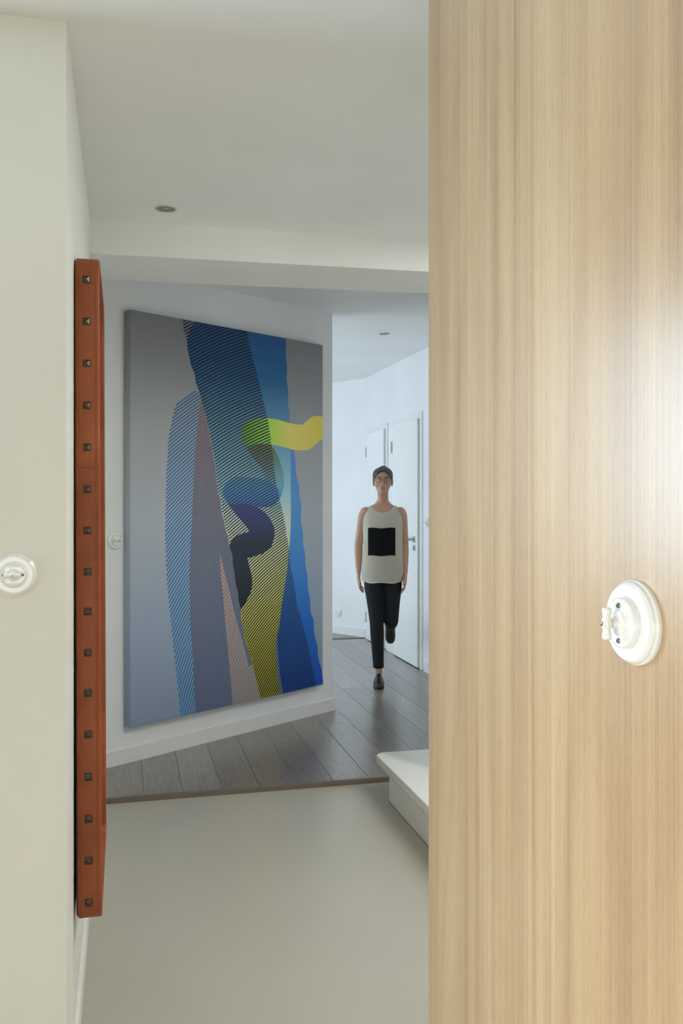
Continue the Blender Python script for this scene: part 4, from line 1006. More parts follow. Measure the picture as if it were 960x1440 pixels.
[3650,14338,3715,14279],[4026,14604,4091,14543],[4413,14867,4477,14806],[4810,15128,4873,15065],[5218,15387,5280,15323]],[[2229,13027,2298,12972],[2561,13305,2630,13249],[2904,13580,2971,13523],[3293,13879,3359,13821],[3657,14149,3723,14089],
[4032,14416,4097,14355],[4455,14706,4520,14644],[4852,14968,4915,14905],[5258,15227,5321,15163]],[[2245,12833,2315,12778],[2575,13112,2644,13056],[2950,13415,3018,13359],[3338,13716,3405,13658],[3701,13986,3767,13927],[4075,14253,4140,14193],
[4497,14544,4562,14483],[4933,14833,4996,14770],[5340,15092,5403,15028]],[[2229,12610,2299,12556],[2589,12918,2658,12863],[2962,13223,3030,13166],[3311,13497,3379,13439],[3708,13795,3775,13736],[4117,14090,4183,14030],[4500,14356,4565,14294],
[4933,14645,4998,14582],[5379,14930,5443,14867]],[[2215,12386,2285,12333],[2571,12696,2641,12641],[2940,13002,3009,12946],[3322,13304,3390,13247],[3716,13604,3783,13545],[4123,13900,4189,13840],[4543,14193,4608,14131],[4975,14482,5039,14420],
[5420,14769,5484,14705]],[[2202,12163,2273,12110],[2555,12474,2625,12419],[2920,12781,2989,12725],[3298,13085,3366,13028],[3689,13386,3756,13327],[4130,13710,4197,13650],[4547,14004,4613,13943],[4977,14294,5042,14232],[5420,14581,5484,14518]],
[[2221,11967,2292,11914],[2571,12279,2642,12225],[2934,12587,3004,12532],[3344,12920,3413,12863],[3734,13221,3802,13163],[4137,13519,4204,13460],[4590,13841,4656,13780],[5019,14132,5084,14070],[5461,14419,5526,14356]],[[2209,11742,2281,11689],
[2588,12083,2659,12029],[2948,12393,3018,12338],[3321,12699,3391,12642],[3743,13029,3812,12971],[4180,13355,4248,13295],[4594,13650,4661,13590],[5021,13942,5087,13881],[5502,14257,5567,14194]],[[2198,11515,2270,11463],[2573,11858,2644,11805],
[2962,12197,3033,12142],[3333,12505,3403,12448],[3752,12836,3821,12778],[4187,13163,4255,13104],[4598,13459,4665,13399],[5062,13779,5128,13717],[5542,14094,5607,14031]],[[2188,11287,2261,11236],[2559,11632,2631,11579],[2944,11973,3015,11918],
[3345,12309,3415,12253],[3762,12642,3831,12584],[4194,12970,4262,12911],[4640,13294,4708,13234],[5103,13614,5169,13553],[5581,13930,5647,13867]],[[2179,11059,2252,11007],[2546,11405,2618,11352],[2927,11747,2998,11693],[3357,12113,3428,12057],
[3771,12447,3840,12389],[4200,12776,4269,12717],[4682,13128,4750,13068],[5144,13449,5210,13388],[5621,13766,5686,13703]],[[2201,10858,2274,10807],[2564,11205,2637,11153],[2942,11548,3014,11495],[3370,11916,3441,11860],[3780,12251,3850,12194],
[4207,12581,4276,12523],[4686,12935,4754,12875],[5145,13257,5212,13196],[5619,13575,5686,13512]],[[2193,10626,2267,10576],[2552,10975,2625,10923],[2958,11349,3030,11295],[3349,11689,3420,11635],[3790,12054,3860,11997],[4213,12385,4283,12328],
[4652,12713,4721,12654],[5146,13064,5213,13003],[5618,13382,5684,13320]],[[2186,10394,2260,10344],[2571,10773,2644,10722],[2942,11120,3015,11067],[3362,11490,3434,11436],[3765,11828,3836,11772],[4220,12189,4290,12131],[4693,12545,4762,12486],
[5146,12870,5214,12809],[5656,13216,5723,13154]],[[2180,10160,2254,10110],[2560,10541,2634,10490],[2958,10918,3032,10865],[3375,11290,3447,11235],[3809,11657,3881,11601],[4227,11991,4297,11934],[4696,12349,4766,12290],[5185,12702,5253,12641],
[5693,13049,5760,12987]],[[2175,9925,2250,9876],[2550,10308,2625,10257],[2944,10686,3017,10634],[3355,11060,3428,11006],[3785,11429,3857,11373],[4269,11820,4340,11763],[4736,12179,4806,12120],[5223,12533,5292,12472],[5730,12881,5797,12819]],
[[2171,9688,2246,9639],[2541,10073,2616,10022],[2930,10453,3004,10401],[3369,10857,3442,10803],[3795,11227,3868,11172],[4240,11592,4312,11536],[4740,11981,4810,11922],[5223,12336,5292,12276],[5726,12685,5795,12623]],[[2195,9479,2272,9430],[2562,
9866,2637,9816],[2977,10277,3052,10225],[3382,10653,3456,10600],[3839,11053,3911,10998],[4282,11419,4354,11362],[4743,11781,4814,11723],[5261,12164,5330,12105],[5762,12515,5831,12454]],[[2194,9238,2271,9190],[2583,9657,2659,9607],[2965,10040,
3040,9989],[3396,10448,3470,10394],[3816,10821,3889,10766],[4288,11217,4361,11160],[4782,11607,4853,11549],[5260,11965,5331,11905],[5797,12344,5866,12282]],[[2221,9026,2298,8978],[2606,9446,2682,9397],[3012,9861,3088,9810],[3410,10241,3485,10188],
[3859,10644,3933,10589],[4329,11041,4402,10985],[4785,11405,4857,11347],[5297,11791,5368,11732],[5832,12171,5902,12110]],[[2222,8781,2300,8734],[2601,9204,2678,9155],[3001,9621,3077,9571],[3424,10032,3499,9980],[3869,10437,3943,10383],[4370,
10864,4443,10808],[4859,11257,4932,11199],[5371,11644,5442,11585],[5905,12025,5975,11964]],[[2225,8534,2303,8487],[2598,8960,2675,8911],[3021,9409,3097,9359],[3470,9851,3545,9799],[3912,10257,3986,10203],[4376,10658,4450,10602],[4897,11080,4970,
11023],[5444,11496,5515,11436],[5978,11877,6048,11816]],[[2229,8285,2308,8238],[2623,8743,2701,8695],[3041,9195,3118,9145],[3454,9610,3530,9558],[3922,10048,3997,9994],[4416,10478,4490,10423],[4899,10874,4972,10817],[5442,11291,5514,11232],[6010,
11701,6081,11640]],[[2261,8064,2340,8018],[2649,8524,2728,8476],[3062,8978,3140,8929],[3470,9396,3547,9345],[3933,9836,4008,9783],[4422,10269,4496,10213],[4901,10666,4974,10609],[5439,11085,5511,11026],[6004,11497,6075,11436]],[[2254,7779,2334,
7733],[2634,8242,2713,8195],[3039,8699,3117,8650],[3468,9150,3545,9099],[3924,9593,4000,9540],[4439,10057,4514,10002],[4949,10485,5023,10428],[5485,10905,5558,10846],[6048,11318,6119,11257]],[[2276,7539,2356,7493],[2650,8004,2730,7957],[3048,
8464,3127,8415],[3501,8947,3578,8896],[3951,9392,4028,9340],[4429,9830,4505,9776],[4968,10289,5042,10232],[5500,10710,5573,10652],[6059,11125,6131,11064]],[[2299,7296,2380,7251],[2693,7795,2773,7748],[3086,8257,3166,8208],[3534,8742,3612,8692],
[3980,9190,4057,9138],[4484,9659,4561,9605],[5020,10120,5095,10063],[5551,10543,5624,10484],[6146,10985,6218,10925]],[[2324,7051,2406,7007],[2711,7553,2792,7507],[3125,8048,3205,8000],[3567,8535,3646,8485],[4038,9015,4116,8963],[4507,9458,4584,
9404],[5038,9921,5113,9865],[5600,10374,5674,10316],[6193,10818,6266,10758]],[[2351,6804,2432,6760],[2730,7308,2812,7262],[3138,7806,3218,7758],[3573,8297,3652,8247],[4037,8779,4115,8728],[4562,9284,4640,9230],[5089,9749,5165,9693],[5649,10204,
5723,10146],[6240,10649,6313,10589]],[[2378,6554,2461,6511],[2751,7062,2833,7016],[3177,7593,3258,7546],[3607,8086,3687,8037],[4095,8601,4174,8550],[4585,9078,4663,9025],[5107,9547,5183,9491],[5696,10032,5771,9975],[6285,10479,6358,10420]],[[2408,
6302,2491,6259],[2797,6844,2880,6799],[3192,7347,3273,7300],[3642,7873,3722,7824],[4095,8361,4175,8310],[4609,8871,4687,8818],[5157,9371,5234,9316],[5707,9831,5783,9774],[6328,10308,6402,10249]],[[2439,6048,2522,6005],[2821,6592,2903,6547],[3233,
7129,3315,7083],[3677,7659,3758,7610],[4154,8179,4234,8129],[4632,8662,4711,8609],[5174,9165,5252,9110],[5753,9657,5829,9599],[6371,10136,6445,10076]],[[2471,5791,2555,5748],[2846,6338,2929,6294],[3250,6878,3333,6832],[3713,7442,3794,7393],[4183,
7965,4264,7915],[4686,8480,4766,8428],[5257,9015,5335,8961],[5834,9509,5910,9452],[6449,9990,6524,9931]],[[2506,5531,2590,5489],[2895,6113,2978,6069],[3293,6656,3376,6610],[3749,7222,3831,7174],[4213,7749,4294,7699],[4740,8297,4820,8245],[5306,
8835,5385,8780],[5878,9331,5955,9274],[6526,9843,6602,9784]],[[2542,5268,2626,5226],[2922,5853,3007,5810],[3336,6431,3420,6386],[3785,7001,3868,6953],[4271,7561,4353,7511],[4764,8081,4844,8029],[5322,8622,5402,8568],[5922,9151,6000,9094],[6565,
9666,6641,9607]],[[2579,5002,2664,4961],[2952,5591,3036,5548],[3357,6172,3441,6127],[3797,6745,3881,6698],[4274,7309,4356,7259],[4817,7893,4898,7842],[5371,8437,5451,8383],[5965,8969,6044,8913],[6603,9487,6680,9428]],[[2600,4701,2685,4660],[2962,
5293,3047,5250],[3379,5910,3464,5865],[3811,6486,3894,6440],[4305,7085,4388,7036],[4811,7642,4893,7591],[5356,8190,5436,8137],[5974,8755,6053,8700],[6604,9278,6681,9219]],[[2641,4429,2727,4388],[2954,4958,3040,4916],[3292,5482,3377,5439],[3657,
6000,3742,5955],[4050,6511,4134,6464],[4499,7046,4582,6997],[4951,7542,5033,7491],[5434,8030,5516,7977],[5949,8509,6029,8454]],[[6050,8598,6129,8542],[6254,8775,6333,8718],[6462,8950,6541,8892],[6676,9123,6754,9065]],[[2685,4153,2772,4113],[2990,
4686,3076,4644],[3320,5213,3406,5170],[3700,5766,3785,5721],[4086,6280,4171,6233],[4501,6786,4585,6738],[4974,7317,5057,7266],[5450,7808,5532,7755],[5958,8290,6039,8235]],[[6091,8409,6171,8354],[6293,8587,6372,8531],[6535,8792,6614,8735],[6747,
8966,6826,8908]],[[2713,3841,2800,3801],[3008,4376,3095,4336],[3350,4940,3436,4897],[3721,5496,3807,5452],[4099,6013,4184,5967],[4505,6523,4590,6475],[4968,7058,5052,7007],[5466,7583,5548,7531],[5967,8068,6049,8014]],[[6164,8248,6244,8193],[6365,
8426,6445,8370],[6605,8632,6685,8575],[6816,8807,6896,8750]],[[2761,3558,2849,3519],[3067,4130,3155,4090],[3402,4696,3489,4654],[3744,5223,3830,5179],[4137,5776,4223,5730],[4562,6320,4647,6272],[4992,6826,5076,6776],[5482,7355,5565,7303],[6008,
7873,6090,7819]],[[6202,8054,6284,7999],[6401,8233,6482,8178],[6640,8441,6720,8384],[6849,8617,6929,8559]],[[2795,3237,2883,3199],[3091,3813,3179,3773],[3415,4383,3502,4341],[3768,4946,3855,4902],[4152,5502,4238,5457],[4568,6050,4653,6003],[5016,
6591,5101,6542],[5498,7123,5582,7072],[6016,7645,6098,7592]],[[6273,7888,6354,7833],[6470,8068,6552,8012],[6673,8246,6754,8190],[6880,8423,6961,8367]],[[2837,2912,2925,2874],[3122,3491,3210,3452],[3435,4065,3523,4024],[3798,4665,3886,4622],[4173,
5224,4260,5179],[4579,5776,4665,5730],[5044,6353,5130,6304],[5519,6888,5603,6837],[6029,7414,6112,7361]],[[6314,7688,6396,7634],[6509,7869,6591,7814],[6676,8019,6758,7963],[6881,8197,6962,8141]],[[2873,2567,2962,2530],[3162,3185,3251,3146],[3465,
3762,3554,3721],[3818,4366,3906,4323],[4182,4929,4270,4885],[4603,5517,4689,5471],[5058,6097,5144,6049],[5523,6636,5608,6586],[6055,7197,6139,7144]],[[6368,7503,6451,7449],[6628,7746,6710,7691],[6896,7986,6978,7930]],[[2914,2218,3003,2181],[3190,
2840,3279,2802],[3499,3455,3588,3415],[3841,4063,3929,4021],[4217,4663,4304,4619],[4627,5255,4714,5209],[5074,5839,5160,5791],[5557,6413,5643,6363],[6081,6977,6166,6925]],[[6453,7347,6537,7293],[6712,7590,6795,7535],[6945,7801,7027,7745]],[[2960,
1864,3050,1828],[3223,2491,3313,2453],[3536,3144,3626,3105],[3867,3756,3956,3715],[4253,4394,4341,4350],[4654,4989,4742,4944],[5090,5577,5178,5529],[5592,6187,5678,6137],[6108,6754,6193,6702]],[[6506,7157,6590,7104],[6762,7402,6845,7347],[6993,
7614,7076,7559]],[[3011,1505,3102,1469],[3276,2171,3366,2134],[3577,2829,3667,2790],[3915,3479,4004,3438],[4290,4120,4379,4078],[4682,4720,4770,4675],[5134,5344,5221,5297],[5627,5957,5713,5908],[6164,6560,6249,6508]],[[6558,6965,6642,6912],[6811,
7211,6895,7157],[7039,7425,7123,7369]],[[3056,1105,3147,1071],[3304,1777,3395,1740],[3605,2475,3696,2437],[3929,3130,4019,3089],[4310,3810,4400,3767],[4712,4446,4801,4402],[5153,5074,5241,5028],[5662,5725,5749,5676],[6190,6331,6276,6280]],[[6639,
6801,6725,6748],[6827,6986,6912,6933],[7053,7201,7137,7147]],[[3097,664,3189,630],[3340,1376,3432,1341],[3624,2080,3715,2043],[3948,2775,4039,2735],[4314,3460,4404,3418],[4700,4102,4790,4058],[5150,4768,5239,4722],[5645,5423,5733,5375],[6188,
6066,6275,6016]],[[6689,6603,6775,6550],[6875,6789,6961,6736],[7098,7006,7183,6951]],[[3157,252,3250,219],[3383,970,3475,936],[3663,1715,3755,1678],[3972,2415,4063,2376],[4341,3140,4432,3099],[4735,3820,4826,3777],[5174,4490,5263,4445],[5682,
5183,5771,5135],[6215,5830,6303,5780]],[[6739,6401,6825,6349],[6922,6589,7008,6536],[7142,6807,7228,6753]],[[3241,-92,3334,-125],[3468,666,3561,631],[3722,1380,3815,1343],[4033,2119,4125,2081],[4372,2814,4463,2774],[4773,3533,4863,3491],[5221,
4241,5312,4197],[5695,4905,5784,4858],[6243,5590,6331,5540]],[[6787,6197,6874,6144],[6999,6417,7086,6364],[7217,6636,7304,6582]],[[3428,-78,3521,-111],[3648,645,3741,610],[3893,1324,3986,1287],[4191,2030,4283,1991],[4512,2691,4604,2651],[4891,
3379,4982,3336],[5314,4056,5405,4011],[5757,4690,5847,4643],[6271,5345,6360,5296]],[[6834,5988,6922,5936],[7043,6210,7131,6157],[7259,6430,7346,6376]],[[3604,-103,3697,-137],[3816,584,3910,549],[4063,1265,4156,1228],[4331,1901,4424,1863],[4651,
2565,4743,2525],[5009,3220,5101,3178],[5384,3833,5475,3788],[5820,4470,5910,4423],[6298,5097,6388,5048]],[[6909,5808,6998,5756],[7087,5999,7175,5947],[7300,6220,7387,6167]],[[3791,-96,3885,-130],[3996,556,4090,521],[4233,1202,4326,1165],[4487,
1805,4580,1766],[4789,2435,4882,2395],[5126,3058,5218,3015],[5475,3639,5567,3595],[5881,4246,5973,4200],[6326,4843,6417,4795]],[[6954,5592,7043,5540],[7129,5784,7217,5732],[7308,5975,7397,5922]],[[3978,-92,4072,-126],[4175,525,4270,489],[4401,
1135,4495,1098],[4641,1704,4735,1665],[4926,2301,5019,2261],[5241,2891,5334,2849],[5566,3441,5658,3397],[5943,4017,6035,3971],[6355,4585,6446,4537]],[[7026,5403,7115,5352],[7199,5597,7288,5545],[7376,5789,7465,5736]],[[4165,-91,4260,-126],[4354,
489,4449,454],[4569,1065,4663,1028],[4794,1599,4888,1560],[5061,2163,5155,2122],[5356,2720,5449,2678],[5655,3238,5748,3194],[6004,3783,6096,3738],[6383,4321,6475,4274]],[[7096,5211,7186,5160],[7266,5405,7356,5353],[7442,5598,7532,5546]],[[4357,
-77,4452,-112],[4539,469,4633,433],[4742,1009,4837,971],[4954,1508,5048,1469],[5204,2038,5298,1998],[5477,2563,5571,2521],[5754,3048,5847,3004],[6075,3562,6168,3517],[6424,4069,6516,4022]],[[7149,4997,7240,4947],[7318,5193,7408,5141],[7491,5387,
7581,5335]],[[4549,-68,4645,-104],[4722,441,4817,405],[4914,946,5009,908],[5111,1411,5206,1372],[5344,1907,5439,1866],[5597,2398,5692,2356],[5851,2850,5945,2807],[6145,3333,6239,3288],[6463,3809,6556,3763]],[[7227,4810,7319,4759],[7366,4973,
7457,4923],[7508,5136,7599,5085]],[[4741,-66,4837,-102],[4904,407,5000,371],[5084,877,5180,839],[5267,1307,5362,1268],[5482,1769,5577,1728],[5715,2227,5810,2185],[5946,2646,6040,2603],[6214,3096,6308,3052],[6502,3542,6596,3496]],[[7302,4616,
7394,4566],[7411,4747,7503,4697],[7551,4911,7642,4860]],[[4931,-71,5027,-106],[5085,367,5181,330],[5253,801,5348,763],[5420,1196,5516,1157],[5618,1624,5713,1584],[5830,2049,5925,2007],[6038,2435,6133,2392],[6281,2852,6376,2808],[6541,3266,6635,
3221]],[[7373,4414,7466,4365],[7481,4547,7574,4497],[7591,4679,7683,4628]],[[5133,-46,5230,-82],[5263,319,5360,282],[5418,718,5515,680],[5587,1114,5683,1075],[5750,1472,5846,1431],[5924,1827,6020,1785],[6129,2215,6224,2172],[6347,2599,6442,2556],
[6557,2947,6652,2902]],[[7441,4205,7534,4156],[7547,4339,7640,4289],[7655,4471,7748,4421]],[[5321,-66,5418,-103],[5453,299,5550,262],[5581,626,5678,588],[5718,951,5815,912],[5879,1310,5976,1270],[6052,1667,6148,1625],[6217,1985,6313,1943],[6390,
2302,6486,2259],[6594,2652,6690,2607]],[[7530,4021,7624,3972],[7715,4255,7808,4205]],[[5519,-59,5617,-96],[5627,234,5724,196],[5756,561,5853,523],[5877,851,5974,812],[6022,1175,6119,1135],[6159,1461,6255,1420],[6302,1746,6398,1704],[6472,2064,
6568,2021],[6630,2345,6727,2302]],[[7588,3793,7682,3744],[7717,3962,7811,3912]],[[5729,-26,5827,-63],[5840,267,5937,229],[5957,559,6054,520],[6080,848,6178,809],[6228,1173,6325,1132],[6367,1459,6464,1418],[6513,1744,6610,1702],[6666,2027,6763,
1984]],[[7667,3588,7762,3540],[7768,3724,7863,3675]],[[5923,-40,6021,-78],[6035,253,6133,215],[6154,545,6252,506],[6280,835,6378,795],[6430,1159,6528,1118],[6571,1446,6669,1404],[6720,1731,6817,1689]],[[7741,3372,7836,3324],[7865,3542,7961,3494]],
[[6124,-27,6223,-65],[6239,266,6337,227],[6361,558,6459,518],[6473,812,6571,772],[6608,1101,6706,1059],[6750,1388,6848,1346]],[[7805,3145,7902,3097],[7978,3385,8074,3336]],[[6323,-47,6422,-85],[6425,210,6524,171],[6532,466,6631,426],[6661,757,
6760,717],[6780,1010,6878,969]],[[7886,2920,7982,2873],[8054,3162,8151,3114]],[[6536,-36,6635,-75],[6625,184,6724,144],[6718,404,6817,363],[6815,622,6914,582]],[[7965,2688,8062,2641],[8106,2896,8204,2849]],[[6749,-34,6848,-74],[6855,223,6955,
183]],[[8043,2446,8141,2400],[8205,2691,8303,2644]],[[8119,2195,8218,2149],[8209,2336,8308,2289],[8301,2476,8400,2429]],[[8327,2146,8427,2099],[8395,2252,8495,2205]]],"sW":[[[6001,8235,6071,8187],[6100,8324,6170,8276]],[[6027,8023,6098,7975],
[6158,8143,6229,8094]],[[6022,7779,6094,7731],[6215,7959,6287,7911]],[[6049,7562,6122,7515],[6273,7774,6345,7726]],[[6077,7343,6150,7296],[6202,7465,6275,7418],[6330,7587,6403,7539]],[[6105,7122,6179,7075],[6229,7245,6302,7198],[6386,7398,6460,
7350]],[[6134,6898,6208,6852],[6286,7053,6361,7006],[6442,7206,6516,7159]],[[6163,6672,6238,6626],[6344,6858,6418,6812],[6498,7013,6573,6966]],[[6192,6442,6268,6397],[6370,6630,6446,6584],[6584,6848,6659,6801]],[[6222,6210,6298,6165],[6427,6431,
6503,6385],[6639,6649,6714,6603]],[[6252,5975,6329,5930],[6484,6228,6560,6183],[6693,6448,6769,6402]],[[6283,5736,6360,5692],[6511,5992,6587,5946],[6746,6245,6822,6199]],[[6287,5462,6365,5418],[6453,5655,6531,5611],[6624,5847,6701,5802],[6799,
6038,6876,5993]],[[6320,5216,6398,5173],[6483,5411,6561,5367],[6678,5636,6756,5592],[6851,5828,6928,5783]],[[6353,4967,6431,4924],[6539,5195,6618,5152],[6705,5390,6783,5345],[6902,5615,6981,5570]],[[6386,4713,6466,4671],[6569,4943,6649,4900],
[6786,5204,6865,5160],[6982,5431,7060,5386]],[[6421,4455,6501,4413],[6626,4719,6706,4677],[6839,4982,6919,4938],[7060,5243,7139,5198]],[[6455,4192,6536,4150],[6656,4458,6737,4416],[6891,4756,6972,4712],[7109,5018,7188,4974]],[[6491,3924,6572,
3883],[6662,4159,6743,4117],[6840,4392,6920,4350],[6996,4591,7076,4548],[7184,4822,7264,4778]],[[6505,3617,6586,3577],[6695,3888,6776,3846],[6868,4123,6949,4080],[7046,4356,7127,4313],[7258,4622,7339,4578]],[[6543,3338,6625,3298],[6728,3611,
6810,3570],[6921,3881,7003,3839],[7121,4150,7203,4107],[7330,4416,7411,4373]],[[6582,3053,6665,3013],[6762,3327,6845,3287],[6974,3634,7056,3592],[7195,3938,7277,3896],[7400,4206,7482,4163]],[[6622,2760,6706,2721],[6775,3002,6858,2963],[6956,
3277,7039,3237],[7120,3517,7203,3475],[7316,3788,7399,3746],[7494,4024,7577,3981]],[[6663,2461,6747,2422],[6833,2739,6916,2700],[7009,3016,7093,2976],[7170,3257,7253,3216],[7361,3531,7444,3489],[7560,3802,7643,3759]],[[6685,2119,6769,2080],[6848,
2399,6932,2360],[7040,2713,7125,2673],[7218,2990,7302,2950],[7428,3300,7512,3259],[7624,3573,7707,3531]],[[6736,1764,6821,1726],[6893,2047,6978,2008],[7036,2293,7121,2254],[7185,2538,7270,2498],[7362,2816,7446,2776],[7546,3093,7630,3052],[7714,
3333,7798,3291]],[[6765,1407,6851,1369],[6916,1691,7002,1654],[7074,1975,7160,1936],[7239,2256,7325,2217],[7433,2572,7518,2532],[7614,2850,7698,2809],[7802,3127,7887,3085]],[[6800,1044,6886,1007],[6963,1367,7049,1330],[7115,1652,7201,1614],[7295,
1971,7381,1932],[7484,2288,7570,2249],[7660,2569,7745,2528],[7867,2882,7952,2841]],[[6840,676,6927,640],[6978,965,7064,929],[7123,1253,7209,1216],[7275,1539,7362,1501],[7434,1824,7521,1785],[7601,2107,7687,2067],[7774,2388,7860,2348],[7956,2668,
8042,2627]],[[6886,302,6973,267],[7017,594,7104,558],[7173,920,7260,883],[7319,1208,7406,1171],[7493,1531,7580,1492],[7654,1815,7741,1776],[7845,2134,7932,2094],[8022,2415,8109,2374]],[[6983,33,7070,-2],[7110,327,7198,291],[7261,655,7349,618],
[7404,944,7491,907],[7573,1268,7660,1230],[7730,1555,7818,1516],[7917,1875,8004,1836],[8090,2158,8177,2118]],[[7189,18,7277,-18],[7318,311,7406,275],[7455,603,7543,566],[7599,893,7687,856],[7749,1182,7837,1144],[7908,1469,7995,1430],[8073,1755,
8161,1715],[8246,2038,8334,1998]],[[7395,-1,7483,-37],[7526,293,7615,256],[7665,585,7754,548],[7811,876,7899,838],[7964,1165,8052,1126],[8125,1452,8213,1413],[8293,1738,8381,1698],[8468,2022,8556,1981]],[[7617,14,7706,-23],[7752,307,7841,270],
[7893,600,7982,562],[8042,891,8131,852],[8178,1144,8267,1105],[8341,1431,8430,1392],[8512,1717,8600,1677]],[[7824,-12,7913,-49],[7960,282,8049,245],[8103,575,8192,537],[8254,866,8343,827],[8412,1155,8501,1116],[8579,1443,8667,1403]],[[8046,-5,
8136,-42],[8185,290,8275,252],[8350,619,8440,581],[8525,946,8614,907],[8689,1235,8778,1195]],[[8269,-1,8359,-39],[8392,257,8482,219],[8522,513,8612,475],[8637,732,8727,693],[8778,986,8867,947]],[[8494,-2,8584,-40],[8601,219,8692,181],[8713,440,
8804,401],[8830,659,8920,620]],[[8680,2,8771,-35],[8790,224,8881,185],[8904,444,8994,405]],[[8909,2,9001,-37],[9002,186,9093,148]]]}
KC = 1.75                              # print colours are read off at about half daylight
PT = .06
px, py = wp(-1.59882)
art = empty('painting', (px, py, .1957), math.atan2(UY, UX), 'huge unframed abstract canvas of striped and wavy colour bands on white wall', 'painting')
CW, CH = 1.44853, 2.17516


def zt(y):                            # height on the canvas of a tone, from its fraction down the sheet
    return max(0, min(1, y))


def grad(name, stops, axis='Z', rough=.55):
    m = mat(name, (1, 1, 1, 1), rough, spec=.3)
    tc = nd(m, 'ShaderNodeTexCoord')
    sp = nd(m, 'ShaderNodeSeparateXYZ')
    ln(m, tc.outputs['Object'], sp.inputs[0])
    dv = nd(m, 'ShaderNodeMath', operation='DIVIDE')
    ln(m, sp.outputs[axis], dv.inputs[0])
    dv.inputs[1].default_value = CH if axis == 'Z' else CW
    r = ramp(m, sorted(stops, key=lambda s: s[0]), dv.outputs[0])
    ln(m, r.outputs[0], bs(m).inputs['Base Color'])
    wv = nd(m, 'ShaderNodeTexNoise', Scale=320, Detail=2)
    ln(m, tc.outputs['Object'], wv.inputs['Vector'])
    bp = nd(m, 'ShaderNodeBump', Strength=.1, Distance=.0006)
    ln(m, wv.outputs['Fac'], bp.inputs['Height'])
    ln(m, bp.outputs[0], bs(m).inputs['Normal'])
    return m


def g(*st):
    return [(zt(p), rgb(*c, KC)) for p, c in st]


ART_MATS = {
    'gradient_band': grad('blue_to_olive_paint', g((.0, (128, 120, 30)), (.12, (150, 145, 50)), (.26, (172, 175, 95)), (.40, (182, 188, 150)), (.49, (175, 188, 180)),
                                                  (.565, (135, 175, 188)), (.65, (108, 152, 172)), (.76, (80, 124, 152)), (.87, (40, 86, 130)), (1, (30, 70, 116)))),
    'blue_band': grad('blue_paint', g((0, (18, 62, 142)), (.2, (30, 88, 165)), (.35, (58, 115, 180)), (.55, (80, 132, 182)), (.65, (78, 122, 182)))),
    'orange_band': grad('orange_paint', g((0, (108, 72, 54)), (.3, (128, 90, 62)), (.6, (148, 102, 62)), (.8, (158, 104, 52)))),
    'yellow_ribbon': grad('green_to_yellow_paint', g((.50, (84, 132, 66)), (.64, (124, 180, 82)), (.72, (165, 186, 84)), (.80, (212, 184, 96)), (.9, (224, 178, 92)), (1, (228, 176, 74))), 'X'),
    'olive_ribbon': grad('olive_to_blue_paint', g((.52, (84, 138, 172)), (.58, (96, 146, 164)), (.62, (102, 136, 144)), (.655, (96, 114, 106)), (.70, (90, 100, 78)))),
    'blue_ribbon': grad('mid_blue_paint', g((.50, (62, 98, 166)), (.56, (72, 126, 176)), (.60, (84, 132, 172)))),
    'navy_ribbon': grad('navy_paint', g((.22, (20, 30, 44)), (.34, (42, 55, 70)), (.43, (50, 62, 80)), (.47, (62, 72, 118)), (.52, (72, 80, 142)))),
}
M_sB = grad('black_stripe_paint', g((0, (16, 20, 26)), (.2, (20, 25, 32)), (.42, (38, 42, 46)), (.58, (50, 52, 52)), (.75, (40, 36, 34)), (.9, (18, 18, 20))))
M_sA = grad('blue_stripe_paint', g((0, (42, 96, 142)), (.35, (50, 106, 150)), (.6, (54, 102, 146)), (.8, (50, 88, 124))))
M_sW = grad('rust_stripe_paint', g((0, (128, 106, 84)), (.2, (146, 106, 80)), (.4, (158, 98, 66))))
M_canvas = grad('grey_canvas_print', g((0, (112, 126, 146)), (.25, (128, 142, 160)), (.5, (146, 152, 160)), (.72, (138, 140, 142)), (.84, (122, 124, 126)), (1, (106, 107, 110))))

bm = bmesh.new()
box(bm, (0, -PT, 0), (CW, -.002, CH), .006)
cv_ = auto_smooth(link('canvas', bm, M_canvas, art), 50)
LAY = {'gradient_band': .2, 'blue_band': .35, 'orange_band': .2, 'olive_ribbon': .45, 'yellow_ribbon': .6, 'blue_ribbon': .6, 'navy_ribbon': .75}


def clampx(v):
    return min(max(v, .0005), CW - .0005)


def clampz(v):
    return min(max(v, .0015), CH - .0015)


for nme, P in ART['shapes'].items():
    bm = bmesh.new()
    y = -PT - LAY[nme] * .001
    pts = [Vector((clampx(a / 1e4), y, clampz(b / 1e4))) for a, b in P]
    vs = [bm.verts.new(p) for p in pts]
    for t in tessellate_polygon([[Vector((p.x, p.z, 0)) for p in pts]]):
        try:
            bm.faces.new([vs[k] for k in t])
        except ValueError:
            pass
    link(nme, bm, ART_MATS[nme], art)
for nme, key, m, lay in (('black_stripes', 'sB', M_sB, .95), ('blue_stripes', 'sA', M_sA, .5), ('rust_stripes', 'sW', M_sW, .5)):
    bm = bmesh.new()
    y = -PT - lay * .001
    for row in ART[key]:
        pv = None
        for a, b, c, d in row:
            cur = (bm.verts.new((clampx(a / 1e4), y, clampz(b / 1e4))), bm.verts.new((clampx(c / 1e4), y, clampz(d / 1e4))))
            if pv:
                bm.faces.new((pv[0], cur[0], cur[1], pv[1]))
            pv = cur
    link(nme, bm, m, art, kind='stuff')

